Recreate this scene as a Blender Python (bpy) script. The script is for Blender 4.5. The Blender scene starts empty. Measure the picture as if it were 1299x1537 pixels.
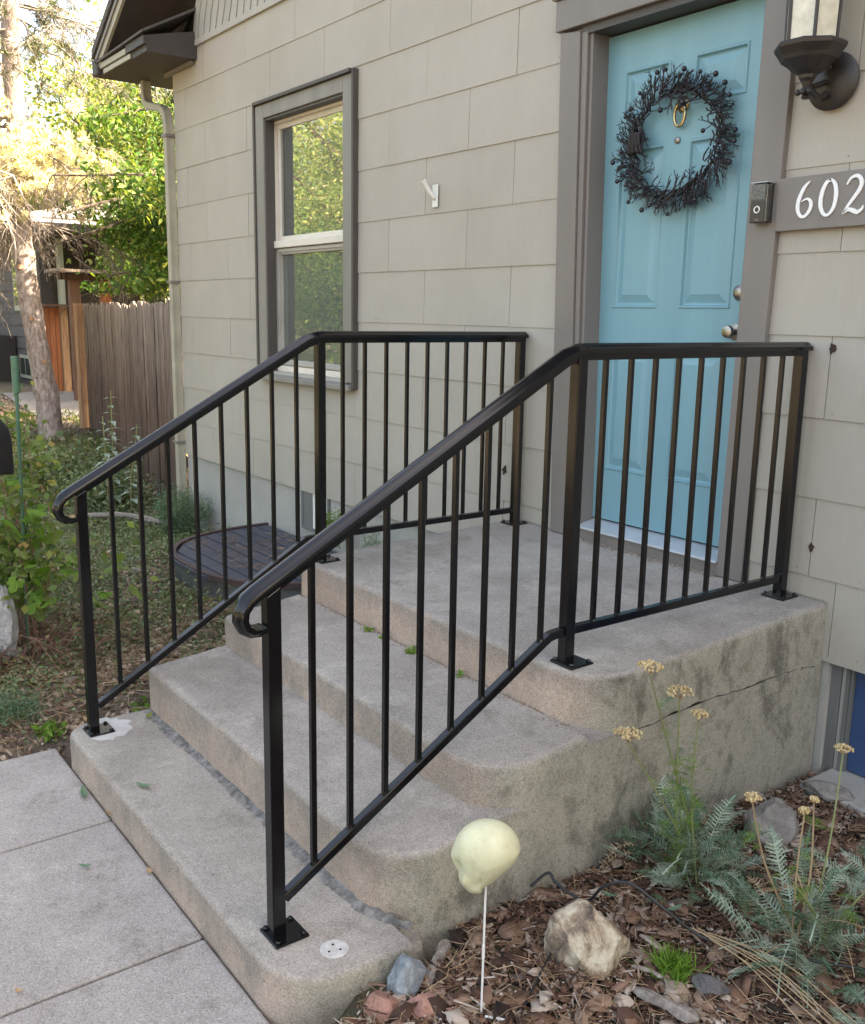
import bpy, bmesh, math, random
import numpy as np
from mathutils import Vector, Matrix, Euler
from mathutils import noise as mnoise
random.seed(7); RNG = np.random.default_rng(7)
S = bpy.context.scene
R = math.radians
# ------------------------------------------------------------------ camera
cam = bpy.data.cameras.new('camera'); camo = bpy.data.objects.new('camera', cam); S.collection.objects.link(camo)
S.camera = camo
yaw, pit, rol = R(53.5357), R(-11.6432), R(0.9492)
fw = Vector((-math.sin(yaw)*math.cos(pit), math.cos(yaw)*math.cos(pit), math.sin(pit)))
rr = Vector((math.cos(yaw), math.sin(yaw), 0)); uu = rr.cross(fw)
r2 = rr*math.cos(rol)+uu*math.sin(rol); u2 = -rr*math.sin(rol)+uu*math.cos(rol)
camo.matrix_world = Matrix(((r2.x, u2.x, -fw.x, 3.3711), (r2.y, u2.y, -fw.y, -3.0482), (r2.z, u2.z, -fw.z, 1.6919), (0, 0, 0, 1)))
cam.sensor_fit = 'VERTICAL'; cam.sensor_height = 36.0; cam.lens = 36*1440.59/1537
cam.shift_x = 5.7/1537; cam.clip_start = .05; cam.clip_end = 600
cam.dof.use_dof = False
# ------------------------------------------------------------------ world, sun, exposure
sun_az = math.atan2(.58, .81); sun_el = R(40)          # azimuth measured from +Y towards +X
w = bpy.data.worlds.new('World'); S.world = w; w.use_nodes = True
nt = w.node_tree; bg = nt.nodes['Background']
sky = nt.nodes.new('ShaderNodeTexSky'); sky.sky_type = 'NISHITA'; sky.sun_disc = False
sky.sun_elevation = sun_el; sky.sun_rotation = sun_az
sky.air_density = 1.0; sky.dust_density = 6.0; sky.ozone_density = 1.0
nt.links.new(sky.outputs[0], bg.inputs[0]); bg.inputs[1].default_value = .15
sl = bpy.data.lights.new('sun', 'SUN'); sl.energy = 5.0; sl.angle = R(.5); sl.color = (1, .93, .82)
so = bpy.data.objects.new('sun', sl); S.collection.objects.link(so)
sd = Vector((math.sin(sun_az)*math.cos(sun_el), math.cos(sun_az)*math.cos(sun_el), math.sin(sun_el)))
so.rotation_euler = (-sd).to_track_quat('-Z', 'Y').to_euler(); so.location = (10, 10, 20)
S.view_settings.view_transform = 'Standard'; S.view_settings.look = 'None'
S.view_settings.gamma = 1; S.view_settings.use_curve_mapping = False
S.view_settings.exposure = 2.9
S.view_settings.use_white_balance = True; S.view_settings.white_balance_temperature = 8500; S.view_settings.white_balance_tint = 11
S.render.engine = 'CYCLES'

# ------------------------------------------------------------------ materials
MATS = {}
def lin(c):
    return tuple(((x/12.92) if x <= .04045 else ((x+.055)/1.055)**2.4) for x in c)
def newmat(name):
    m = bpy.data.materials.new(name); m.use_nodes = True; MATS[name] = m
    n = m.node_tree.nodes; l = m.node_tree.links
    return m, n, l, n['Principled BSDF']
def nnoise(n, l, scale, detail=6, rough=.6, stretch=None, coord='Object', dist=0):
    tc = n.new('ShaderNodeTexCoord'); mp = n.new('ShaderNodeMapping')
    if stretch: mp.inputs['Scale'].default_value = stretch
    l.new(tc.outputs[coord], mp.inputs[0])
    t = n.new('ShaderNodeTexNoise'); t.inputs['Scale'].default_value = scale; t.inputs['Detail'].default_value = detail
    t.inputs['Roughness'].default_value = rough; t.inputs['Distortion'].default_value = dist
    l.new(mp.outputs[0], t.inputs['Vector']); return t
def ramp(n, l, src, stops):
    r = n.new('ShaderNodeValToRGB'); e = r.color_ramp.elements
    while len(e) < len(stops): e.new(.5)
    for el, (p, c) in zip(e, stops):
        el.position = p; el.color = (c if isinstance(c, tuple) else (c, c, c))+(1,)
    l.new(src, r.inputs[0]); return r
def mix(n, l, fac, a, b, mode='MIX'):
    m = n.new('ShaderNodeMix'); m.data_type = 'RGBA'; m.blend_type = mode
    for idx, v in ((0, fac), (6, a), (7, b)):
        if hasattr(v, 'links'): l.new(v, m.inputs[idx])
        elif isinstance(v, (int, float)): m.inputs[idx].default_value = v if idx == 0 else (v, v, v, 1)
        else: m.inputs[idx].default_value = tuple(v)+(1,)
    return m.outputs[2]
def bump(n, l, b, src, strength=.3, dist=.01, prev=None):
    bp = n.new('ShaderNodeBump'); bp.inputs['Strength'].default_value = strength; bp.inputs['Distance'].default_value = dist
    l.new(src, bp.inputs['Height'])
    if prev is not None: l.new(prev.outputs[0], bp.inputs['Normal'])
    l.new(bp.outputs[0], b.inputs['Normal']); return bp
def pm(name, c1, c2=None, scale=8, rough=.6, bs=0, bscale=60, stretch=None, metal=0, spec=.5, coat=0, bdist=.004, island=0, detail=6, lo=.3, hi=.7):
    m, n, l, b = newmat(name)
    c2 = c2 or tuple(x*.8 for x in c1)
    t = nnoise(n, l, scale, detail=detail, stretch=stretch)
    r = ramp(n, l, t.outputs[0], [(lo, c2), (hi, c1)])
    col = r.outputs[0]
    if island:
        g = n.new('ShaderNodeNewGeometry')
        rp = ramp(n, l, g.outputs['Random Per Island'], [(0, 1-island), (1, 1+island)])
        # values above one are fine in a multiply
        col = mix(n, l, 1.0, col, rp.outputs[0], 'MULTIPLY')
    l.new(col, b.inputs['Base Color'])
    b.inputs['Roughness'].default_value = rough; b.inputs['Metallic'].default_value = metal
    b.inputs['Specular IOR Level'].default_value = spec
    if coat: b.inputs['Coat Weight'].default_value = coat; b.inputs['Coat Roughness'].default_value = .08
    if bs:
        t2 = nnoise(n, l, bscale, stretch=stretch); bump(n, l, b, t2.outputs[0], bs, bdist)
    return m
def leafmat(name, stops, trans=.35, rough=.55, spec=.3):
    """leaf colour differs from leaf to leaf; some light passes through"""
    m, n, l, b = newmat(name)
    g = n.new('ShaderNodeNewGeometry'); r = ramp(n, l, g.outputs['Random Per Island'], stops)
    t = nnoise(n, l, 1.3, 2); v = ramp(n, l, t.outputs[0], [(.3, .75), (.7, 1.1)])
    col = mix(n, l, 1.0, r.outputs[0], v.outputs[0], 'MULTIPLY')
    l.new(col, b.inputs['Base Color']); b.inputs['Roughness'].default_value = rough
    b.inputs['Specular IOR Level'].default_value = spec
    tr = n.new('ShaderNodeBsdfTranslucent'); l.new(mix(n, l, 1.0, col, (1.15, 1.2, .6), 'MULTIPLY'), tr.inputs[0])
    ms = n.new('ShaderNodeMixShader'); ms.inputs[0].default_value = trans
    l.new(b.outputs[0], ms.inputs[1]); l.new(tr.outputs[0], ms.inputs[2])
    l.new(ms.outputs[0], n['Material Output'].inputs[0]); return m

def concrete(name, base, dark, grit, tan=None, side=False):
    # sand-and-cement: coarse grain, drifts of lichen and dirt, bleached worn spots
    m, n, l, b = newmat(name)
    big = nnoise(n, l, 2.2, 8, .65, dist=.4); mid = nnoise(n, l, 11, 8, .7)
    c = mix(n, l, ramp(n, l, big.outputs[0], [(.35, 0.), (.68, 1.)]).outputs[0], base, dark)
    c = mix(n, l, ramp(n, l, mid.outputs[0], [(.42, 0.), (.75, .55)]).outputs[0], c, tuple(x*.72 for x in base))
    wn = nnoise(n, l, 4.2, 12, .76, dist=.1)
    c = mix(n, l, ramp(n, l, wn.outputs[0], [(.54, 0.), (.68, .5)]).outputs[0], c, tuple(min(1, x*1.35) for x in base))
    c = mix(n, l, ramp(n, l, wn.outputs[0], [(.32, .85), (.465, 0.)]).outputs[0], c, (.19, .17, .15))
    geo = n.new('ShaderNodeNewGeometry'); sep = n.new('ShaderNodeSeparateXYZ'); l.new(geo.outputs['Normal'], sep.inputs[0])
    if tan:   # upright faces take the warm tan by normal, walked-on tops weathered grey
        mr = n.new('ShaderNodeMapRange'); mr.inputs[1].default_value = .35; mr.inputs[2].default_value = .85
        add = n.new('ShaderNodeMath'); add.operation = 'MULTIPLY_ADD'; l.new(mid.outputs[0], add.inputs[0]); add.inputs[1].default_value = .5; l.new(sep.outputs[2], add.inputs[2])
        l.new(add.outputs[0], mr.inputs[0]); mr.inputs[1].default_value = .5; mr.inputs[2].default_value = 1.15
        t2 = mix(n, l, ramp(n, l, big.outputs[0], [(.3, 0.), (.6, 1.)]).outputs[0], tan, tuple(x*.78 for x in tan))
        # dirt hangs in a ragged band under each nosing
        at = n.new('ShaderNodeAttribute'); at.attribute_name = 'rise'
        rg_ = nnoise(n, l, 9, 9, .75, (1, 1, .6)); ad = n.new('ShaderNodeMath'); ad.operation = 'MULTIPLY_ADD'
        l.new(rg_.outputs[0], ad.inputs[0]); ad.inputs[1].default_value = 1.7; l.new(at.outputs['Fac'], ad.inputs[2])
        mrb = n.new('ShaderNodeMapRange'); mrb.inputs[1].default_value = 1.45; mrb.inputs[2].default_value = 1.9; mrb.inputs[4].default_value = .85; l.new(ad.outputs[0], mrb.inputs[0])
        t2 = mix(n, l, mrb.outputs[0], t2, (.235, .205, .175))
        if side:  # the garden side is damp, grey-green with brown runs
            sx = n.new('ShaderNodeMapRange'); sx.inputs[1].default_value = .3; sx.inputs[2].default_value = .95; l.new(sep.outputs[0], sx.inputs[0])
            st = nnoise(n, l, 2.6, 14, .74, (1, 1.05, .8), dist=.15)
            sc = ramp(n, l, st.outputs[0], [(.33, (.085, .08, .065)), (.42, (.17, .16, .13)), (.50, (.32, .30, .245)), (.57, (.24, .23, .19)), (.66, (.22, .16, .10))])
            t2 = mix(n, l, sx.outputs[0], t2, sc.outputs[0])
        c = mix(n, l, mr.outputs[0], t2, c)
    v = n.new('ShaderNodeTexVoronoi'); v.inputs['Scale'].default_value = 300
    tc = n.new('ShaderNodeTexCoord'); l.new(tc.outputs['Object'], v.inputs['Vector'])
    vs = n.new('ShaderNodeSeparateColor'); l.new(v.outputs['Color'], vs.inputs[0])
    sp = ramp(n, l, vs.outputs[0], [(.0, 1-grit*1.35), (.25, 1-grit*.3), (.7, 1.0), (1, 1+grit*.9)])
    c = mix(n, l, 1.0, c, sp.outputs[0], 'MULTIPLY')
    f = nnoise(n, l, 420, 3, .8); fr = ramp(n, l, f.outputs[0], [(.3, .76), (.7, 1.20)])
    c = mix(n, l, 1.0, c, fr.outputs[0], 'MULTIPLY')
    l.new(c, b.inputs['Base Color']); b.inputs['Roughness'].default_value = .92; b.inputs['Specular IOR Level'].default_value = .2
    bb = bump(n, l, b, f.outputs[0], .55, .0025)
    b2 = bump(n, l, b, mid.outputs[0], .5, .008, bb)
    bump(n, l, b, v.outputs['Distance'], .35, .002, b2)
    return m
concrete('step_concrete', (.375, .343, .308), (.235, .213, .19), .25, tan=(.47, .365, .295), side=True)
concrete('walk_concrete', (.36, .338, .32), (.29, .268, .252), .26)
pm('mortar', (.30, .285, .27), (.10, .096, .092), 34, .95, 1, 160, bdist=.008, detail=12, lo=.38, hi=.68)
pm('plaster', (.56, .56, .54), (.36, .35, .335), 45, .9, .6, 120)

pm('plaster_thin', (.50, .50, .50), (.38, .37, .36), 22, .95, .8, 200)
pm('path_paving', (.20, .19, .18), (.13, .125, .12), 6, .95)  # darker than the walk: shade on the path put into its colour
def siding_mat(name, c):
    m, n, l, b = newmat(name)
    gr = nnoise(n, l, 30, 5, .6, (5.5, 1, .22)); bl = nnoise(n, l, 1.4, 9, .68, (1, 1, .7))
    oi = n.new('ShaderNodeObjectInfo')
    rv = ramp(n, l, oi.outputs['Random'], [(0, .965), (1, 1.02)])
    col = mix(n, l, ramp(n, l, bl.outputs[0], [(.35, 0.), (.7, 1.)]).outputs[0], c, tuple(x*y for x, y in zip(c, (.87, .865, .83))))
    col = mix(n, l, 1., col, rv.outputs[0], 'MULTIPLY')
    gv = ramp(n, l, gr.outputs[0], [(.3, .965), (.7, 1.02)])
    col = mix(n, l, 1., col, gv.outputs[0], 'MULTIPLY')
    l.new(col, b.inputs['Base Color']); b.inputs['Roughness'].default_value = .62; b.inputs['Specular IOR Level'].default_value = .35
    bump(n, l, b, gr.outputs[0], .17, .003); return m
siding_mat('siding', (.385, .355, .312))
siding_mat('siding_smooth', (.385, .37, .335))
pm('foundation', (.36, .35, .31), (.29, .28, .26), 3, .85, .5, 40, bdist=.006)
pm('trim_paint', (.185, .165, .15), (.155, .138, .127), 5, .5, .25, 60, stretch=(1, 1, .15), bdist=.002)
pm('trim_dark', (.07, .06, .056), (.05, .044, .04), 5, .55, .2, 60)
pm('window_trim', (.235, .22, .195), (.175, .163, .148), 7, .55, .3, 50, stretch=(1, 1, .12), bdist=.003)
pm('soffit_brown', (.05, .040, .038), (.035, .03, .028), 4, .6, .2, 40)
pm('fascia_tan', (.36, .34, .27), (.28, .26, .20), 6, .55)
pm('shingle_roof', (.10, .09, .085), (.06, .055, .05), 30, .9, .6, 120)
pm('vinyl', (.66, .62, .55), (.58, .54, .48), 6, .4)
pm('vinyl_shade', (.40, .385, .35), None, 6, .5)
pm('blind_slat', (.5, .5, .47), None, 6, .5)
pm('dark_room', (.02, .022, .02), None, 3, .9)
pm('door_paint', (.158, .330, .385), (.135, .290, .345), 2.5, .38, .10, 25, stretch=(3, 1, .3), bdist=.002)
pm('brass', (.60, .47, .26), (.4, .3, .16), 40, .25, metal=1)
pm('nickel', (.36, .33, .30), (.2, .18, .16), 60, .32, metal=1)
pm('sill_metal', (.50, .54, .58), (.40, .43, .46), 8, .4, metal=.3)
pm('rail_black', (.0045, .0048, .006), (.003, .003, .004), 20, .17, .05, 220, spec=.42, bdist=.0006)
pm('iron_brown', (.030, .024, .022), (.016, .013, .013), 25, .42, .2, 120, spec=.5)
pm('lantern_glass', (.66, .63, .52), (.46, .44, .35), 30, .35, .5, 35)
pm('bulb', (.85, .83, .75), None, 5, .3)
pm('bell_black', (.01, .01, .012), None, 30, .12, coat=1)
pm('bell_bronze', (.055, .045, .038), None, 30, .4, metal=.3)
pm('bell_lens', (.012, .012, .014), (.16, .15, .14), 160, .2)
pm('white_paint', (.78, .78, .78), (.70, .70, .70), 15, .45, .2, 90)
pm('white_plastic', (.72, .72, .68), (.6, .6, .56), 10, .4)
pm('twig_black', (.020, .014, .019), (.009, .007, .009), 30, .45, .4, 200)
pm('berry_black', (.014, .013, .022), (.010, .009, .014), 12, .22, .3, 300)
pm('stake_white', (.70, .70, .68), None, 10, .45)
pm('cable_black', (.018, .018, .020), None, 10, .5)
pm('well_panel', (.050, .056, .078), (.030, .034, .05), 12, .55, .5, 300)
pm('well_rim', (.075, .040, .038), (.04, .026, .026), 8, .6, .3, 40)
pm('well_steel', (.20, .21, .21), (.12, .125, .13), 8, .5, metal=.5)
pm('vent_grey', (.14, .14, .135), None, 6, .6)
pm('blue_panel', (.035, .075, .17), (.02, .05, .13), 5, .35, .4, 30)
pm('galv', (.16, .165, .16), (.10, .10, .095), 10, .6, .4, 60, stretch=(1, 1, .1))
pm('hole_dark', (.010, .007, .005), (.05, .03, .02), 60, .9)
pm('mud', (.075, .055, .042), (.035, .026, .02), 6, .95, .9, 40, bdist=.02)
def skullmat():
    m, n, l, b = newmat('skull_plastic')
    t = nnoise(n, l, 24, 9, .7); r = ramp(n, l, t.outputs[0], [(.28, (.40, .37, .24)), (.42, (.52, .51, .34)), (.7, (.60, .60, .42))])
    l.new(r.outputs[0], b.inputs['Base Color']); b.inputs['Roughness'].default_value = .45
    b.inputs['Subsurface Weight'].default_value = .5; b.inputs['Subsurface Scale'].default_value = .02
    b.inputs['Subsurface Radius'].default_value = (1, .9, .5)
    f = nnoise(n, l, 70, 6, .7); bump(n, l, b, f.outputs[0], .55, .003)
skullmat()
def rockmat(name, stops, sc=9):
    m, n, l, b = newmat(name)
    t = nnoise(n, l, sc, 10, .65, dist=.6); r = ramp(n, l, t.outputs[0], stops)
    f = nnoise(n, l, 130, 5, .7); fv = ramp(n, l, f.outputs[0], [(.3, .78), (.7, 1.15)])
    l.new(mix(n, l, 1., r.outputs[0], fv.outputs[0], 'MULTIPLY'), b.inputs['Base Color'])
    b.inputs['Roughness'].default_value = .85; b.inputs['Specular IOR Level'].default_value = .3
    bp = bump(n, l, b, f.outputs[0], .6, .003); bump(n, l, b, t.outputs[0], .7, .012, bp)
rockmat('boulder_stone', [(.34, (.07, .06, .055)), (.44, (.25, .185, .13)), (.52, (.42, .36, .27)), (.66, (.52, .48, .40))], 13)
rockmat('blue_stone', [(.3, (.10, .115, .13)), (.5, (.22, .25, .27)), (.7, (.36, .39, .41))], 14)
rockmat('red_stone', [(.3, (.20, .10, .08)), (.5, (.34, .18, .14)), (.7, (.42, .26, .21))], 16)
rockmat('grey_stone', [(.3, (.12, .11, .10)), (.5, (.22, .20, .18)), (.7, (.31, .29, .26))], 10)
rockmat('slate', [(.3, (.05, .045, .045)), (.5, (.11, .10, .10)), (.7, (.18, .165, .16))], 12)
def barkmat(name, stops):
    m, n, l, b = newmat(name)
    t = nnoise(n, l, 7, 9, .7, (3, 3, 1.2), dist=.8); r = ramp(n, l, t.outputs[0], stops)
    l.new(r.outputs[0], b.inputs['Base Color']); b.inputs['Roughness'].default_value = .95
    bump(n, l, b, t.outputs[0], 1., .04)
barkmat('pine_bark', [(.3, (.10, .075, .065)), (.46, (.27, .22, .20)), (.6, (.44, .38, .36)), (.8, (.55, .50, .48))])
barkmat('bark', [(.3, (.04, .032, .026)), (.7, (.12, .095, .075))])
def woodmat(name, c1, c2, c3):
    m, n, l, b = newmat(name)
    t = nnoise(n, l, 9, 8, .65, (6, 6, .35), dist=.5); r = ramp(n, l, t.outputs[0], [(.3, c3), (.5, c2), (.68, c1)])
    oi = n.new('ShaderNodeObjectInfo'); rv = ramp(n, l, oi.outputs['Random'], [(0, .68), (1, 1.2)])
    l.new(mix(n, l, 1., r.outputs[0], rv.outputs[0], 'MULTIPLY'), b.inputs['Base Color'])
    b.inputs['Roughness'].default_value = .85; bump(n, l, b, t.outputs[0], .6, .006)
    if name == 'fence_wood':   # silvered near the weathered tops, red-brown stain kept lower down
        tc = n.new('ShaderNodeTexCoord'); sp = n.new('ShaderNodeSeparateXYZ'); l.new(tc.outputs['Object'], sp.inputs[0])
        ma = n.new('ShaderNodeMath'); ma.operation = 'MULTIPLY_ADD'; l.new(t.outputs[0], ma.inputs[0]); ma.inputs[1].default_value = 1.6; l.new(sp.outputs[2], ma.inputs[2])
        mp = n.new('ShaderNodeMapRange'); mp.inputs[1].default_value = 1.5; mp.inputs[2].default_value = 2.7; l.new(ma.outputs[0], mp.inputs[0])
        lowc = ramp(n, l, t.outputs[0], [(.3, (.022, .011, .008)), (.5, (.085, .045, .032)), (.7, (.20, .125, .09))])
        m1 = mix(n, l, mp.outputs[0], lowc.outputs[0], r.outputs[0]); l.new(mix(n, l, 1., m1, rv.outputs[0], 'MULTIPLY'), b.inputs['Base Color'])
woodmat('fence_wood', (.36, .31, .27), (.20, .155, .13), (.05, .032, .025))
woodmat('orange_wood', (.42, .15, .06), (.34, .11, .045), (.2, .07, .03))
woodmat('brown_wood', (.17, .085, .05), (.11, .055, .035), (.05, .028, .02))
woodmat('post_wood', (.42, .26, .15), (.33, .19, .11), (.18, .10, .06))
woodmat('drift_wood', (.42, .37, .32), (.26, .22, .19), (.12, .10, .085))
pm('neighbour_siding', (.105, .095, .105), (.085, .078, .086), 2, .7)
pm('neighbour_dark', (.045, .036, .034), (.03, .025, .024), 2, .7)
pm('neighbour_trim', (.42, .46, .38), None, 3, .5)
pm('roof_grey', (.22, .22, .24), (.15, .15, .16), 20, .9)
pm('roof_blue', (.20, .30, .42), (.15, .22, .33), 20, .9)

def glassmat(name, haze=.0, refl=1.0):
    m, n, l, b = newmat(name)
    fr = n.new('ShaderNodeFresnel'); fr.inputs[0].default_value = 1.75
    mm = n.new('ShaderNodeMath'); mm.operation = 'MULTIPLY_ADD'; l.new(fr.outputs[0], mm.inputs[0]); mm.inputs[1].default_value = 2.3*refl; mm.inputs[2].default_value = .14*refl
    mm.use_clamp = True
    g = n.new('ShaderNodeBsdfGlossy'); g.inputs['Roughness'].default_value = .012
    w_ = nnoise(n, l, 2.5, 2); bp = n.new('ShaderNodeBump'); bp.inputs['Strength'].default_value = .03; bp.inputs['Distance'].default_value = .02
    l.new(w_.outputs[0], bp.inputs['Height']); l.new(bp.outputs[0], g.inputs['Normal'])
    t = n.new('ShaderNodeBsdfTransparent'); t.inputs[0].default_value = (.86, .9, .87, 1)
    ms = n.new('ShaderNodeMixShader'); l.new(mm.outputs[0], ms.inputs[0]); l.new(t.outputs[0], ms.inputs[1]); l.new(g.outputs[0], ms.inputs[2])
    du = n.new('ShaderNodeBsdfDiffuse'); du.inputs[0].default_value = (.5, .53, .5, 1)
    m3 = n.new('ShaderNodeMixShader'); m3.inputs[0].default_value = haze; l.new(ms.outputs[0], m3.inputs[1]); l.new(du.outputs[0], m3.inputs[2])  # pale diffuse share painted in as haze, lightening the pane
    l.new(m3.outputs[0], n['Material Output'].inputs[0])
glassmat('glass', .11)
glassmat('glass_screened', .13, refl=.48)

LM = leafmat
LM('leaf_tree', [(0, (.035, .09, .022)), (.5, (.075, .17, .035)), (.88, (.14, .25, .05)), (1, (.30, .34, .08))], .45)
LM('leaf_yellow', [(0, (.08, .14, .035)), (.5, (.20, .26, .06)), (1, (.38, .37, .14))], .45)
LM('leaf_street', [(0, (.07, .13, .05)), (.5, (.17, .26, .07)), (.85, (.33, .38, .12)), (1, (.48, .42, .25))], .45)
LM('leaf_far', [(0, (.03, .055, .015)), (.6, (.07, .11, .025)), (1, (.16, .18, .05))], .35)
LM('leaf_pine', [(0, (.03, .05, .02)), (.6, (.06, .085, .03)), (1, (.14, .13, .06))], .2)
LM('needle_pale', [(0, (.55, .44, .36)), (.5, (.72, .66, .54)), (.85, (.76, .73, .55)), (1, (.66, .68, .36))], .35)
LM('twig_tan', [(0, (.13, .11, .10)), (.6, (.28, .24, .22)), (1, (.44, .39, .36))], .0)
LM('leaf_vine', [(0, (.06, .11, .035)), (.4, (.12, .19, .055)), (.75, (.21, .28, .08)), (.92, (.34, .36, .12)), (1, (.30, .15, .07))], .4)
LM('leaf_cover', [(0, (.08, .12, .055)), (.5, (.15, .20, .10)), (.9, (.22, .27, .13)), (1, (.3, .25, .13))], .25)
LM('litter', [(0, (.10, .062, .045)), (.4, (.25, .165, .12)), (.75, (.40, .29, .215)), (1, (.54, .46, .36))], .1, .8)
LM('chips', [(0, (.025, .015, .011)), (.25, (.085, .042, .028)), (.55, (.19, .105, .07)), (.78, (.26, .17, .12)), (.93, (.40, .33, .27)), (1, (.50, .44, .38))], .0, .8)
LM('pine_straw', [(0, (.14, .08, .045)), (.6, (.30, .19, .11)), (1, (.45, .34, .22))], .1)
LM('leaf_sage', [(0, (.17, .25, .19)), (.5, (.30, .39, .31)), (1, (.44, .50, .38))], .2, .7)
LM('leaf_lime', [(0, (.08, .17, .025)), (.6, (.14, .28, .04)), (1, (.25, .38, .08))], .4)
LM('leaf_fern', [(0, (.07, .14, .085)), (.6, (.13, .22, .14)), (1, (.20, .30, .18))], .3)
LM('stem_green', [(0, (.16, .20, .08)), (.6, (.26, .27, .12)), (1, (.36, .32, .17))], .1)
LM('stem_dry', [(0, (.26, .18, .10)), (.6, (.42, .30, .18)), (1, (.52, .42, .28))], .1)
LM('flower_dry', [(0, (.40, .28, .13)), (.5, (.56, .42, .22)), (1, (.66, .54, .32))], .15, .9)
LM('grass', [(0, (.05, .09, .02)), (.6, (.11, .16, .04)), (1, (.24, .24, .09))], .35)
LM('vine_stem', [(0, (.12, .05, .04)), (1, (.26, .14, .10))], 0)
LM('dry_leaf', [(0, (.30, .19, .10)), (.6, (.42, .28, .16)), (1, (.52, .42, .22))], .2)

def groundmat():
    m, n, l, b = newmat('soil')
    t = nnoise(n, l, 9, 10, .75); t2 = nnoise(n, l, .6, 6, .6); t3 = nnoise(n, l, 60, 6, .8)
    a = ramp(n, l, t.outputs[0], [(.3, (.085, .065, .053)), (.55, (.17, .135, .11)), (.75, (.28, .235, .195))])
    g = ramp(n, l, t2.outputs[0], [(.42, (.0, .0, .0)), (.6, (.6, .6, .6))])
    c = mix(n, l, g.outputs[0], a.outputs[0], (.085, .10, .045))
    f = ramp(n, l, t3.outputs[0], [(.3, .7), (.7, 1.3)])
    l.new(mix(n, l, 1., c, f.outputs[0], 'MULTIPLY'), b.inputs['Base Color']); b.inputs['Roughness'].default_value = .95
    b.inputs['Specular IOR Level'].default_value = .15
    bp = bump(n, l, b, t3.outputs[0], .8, .01); bump(n, l, b, t.outputs[0], 1, .03, bp)
groundmat()

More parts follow.
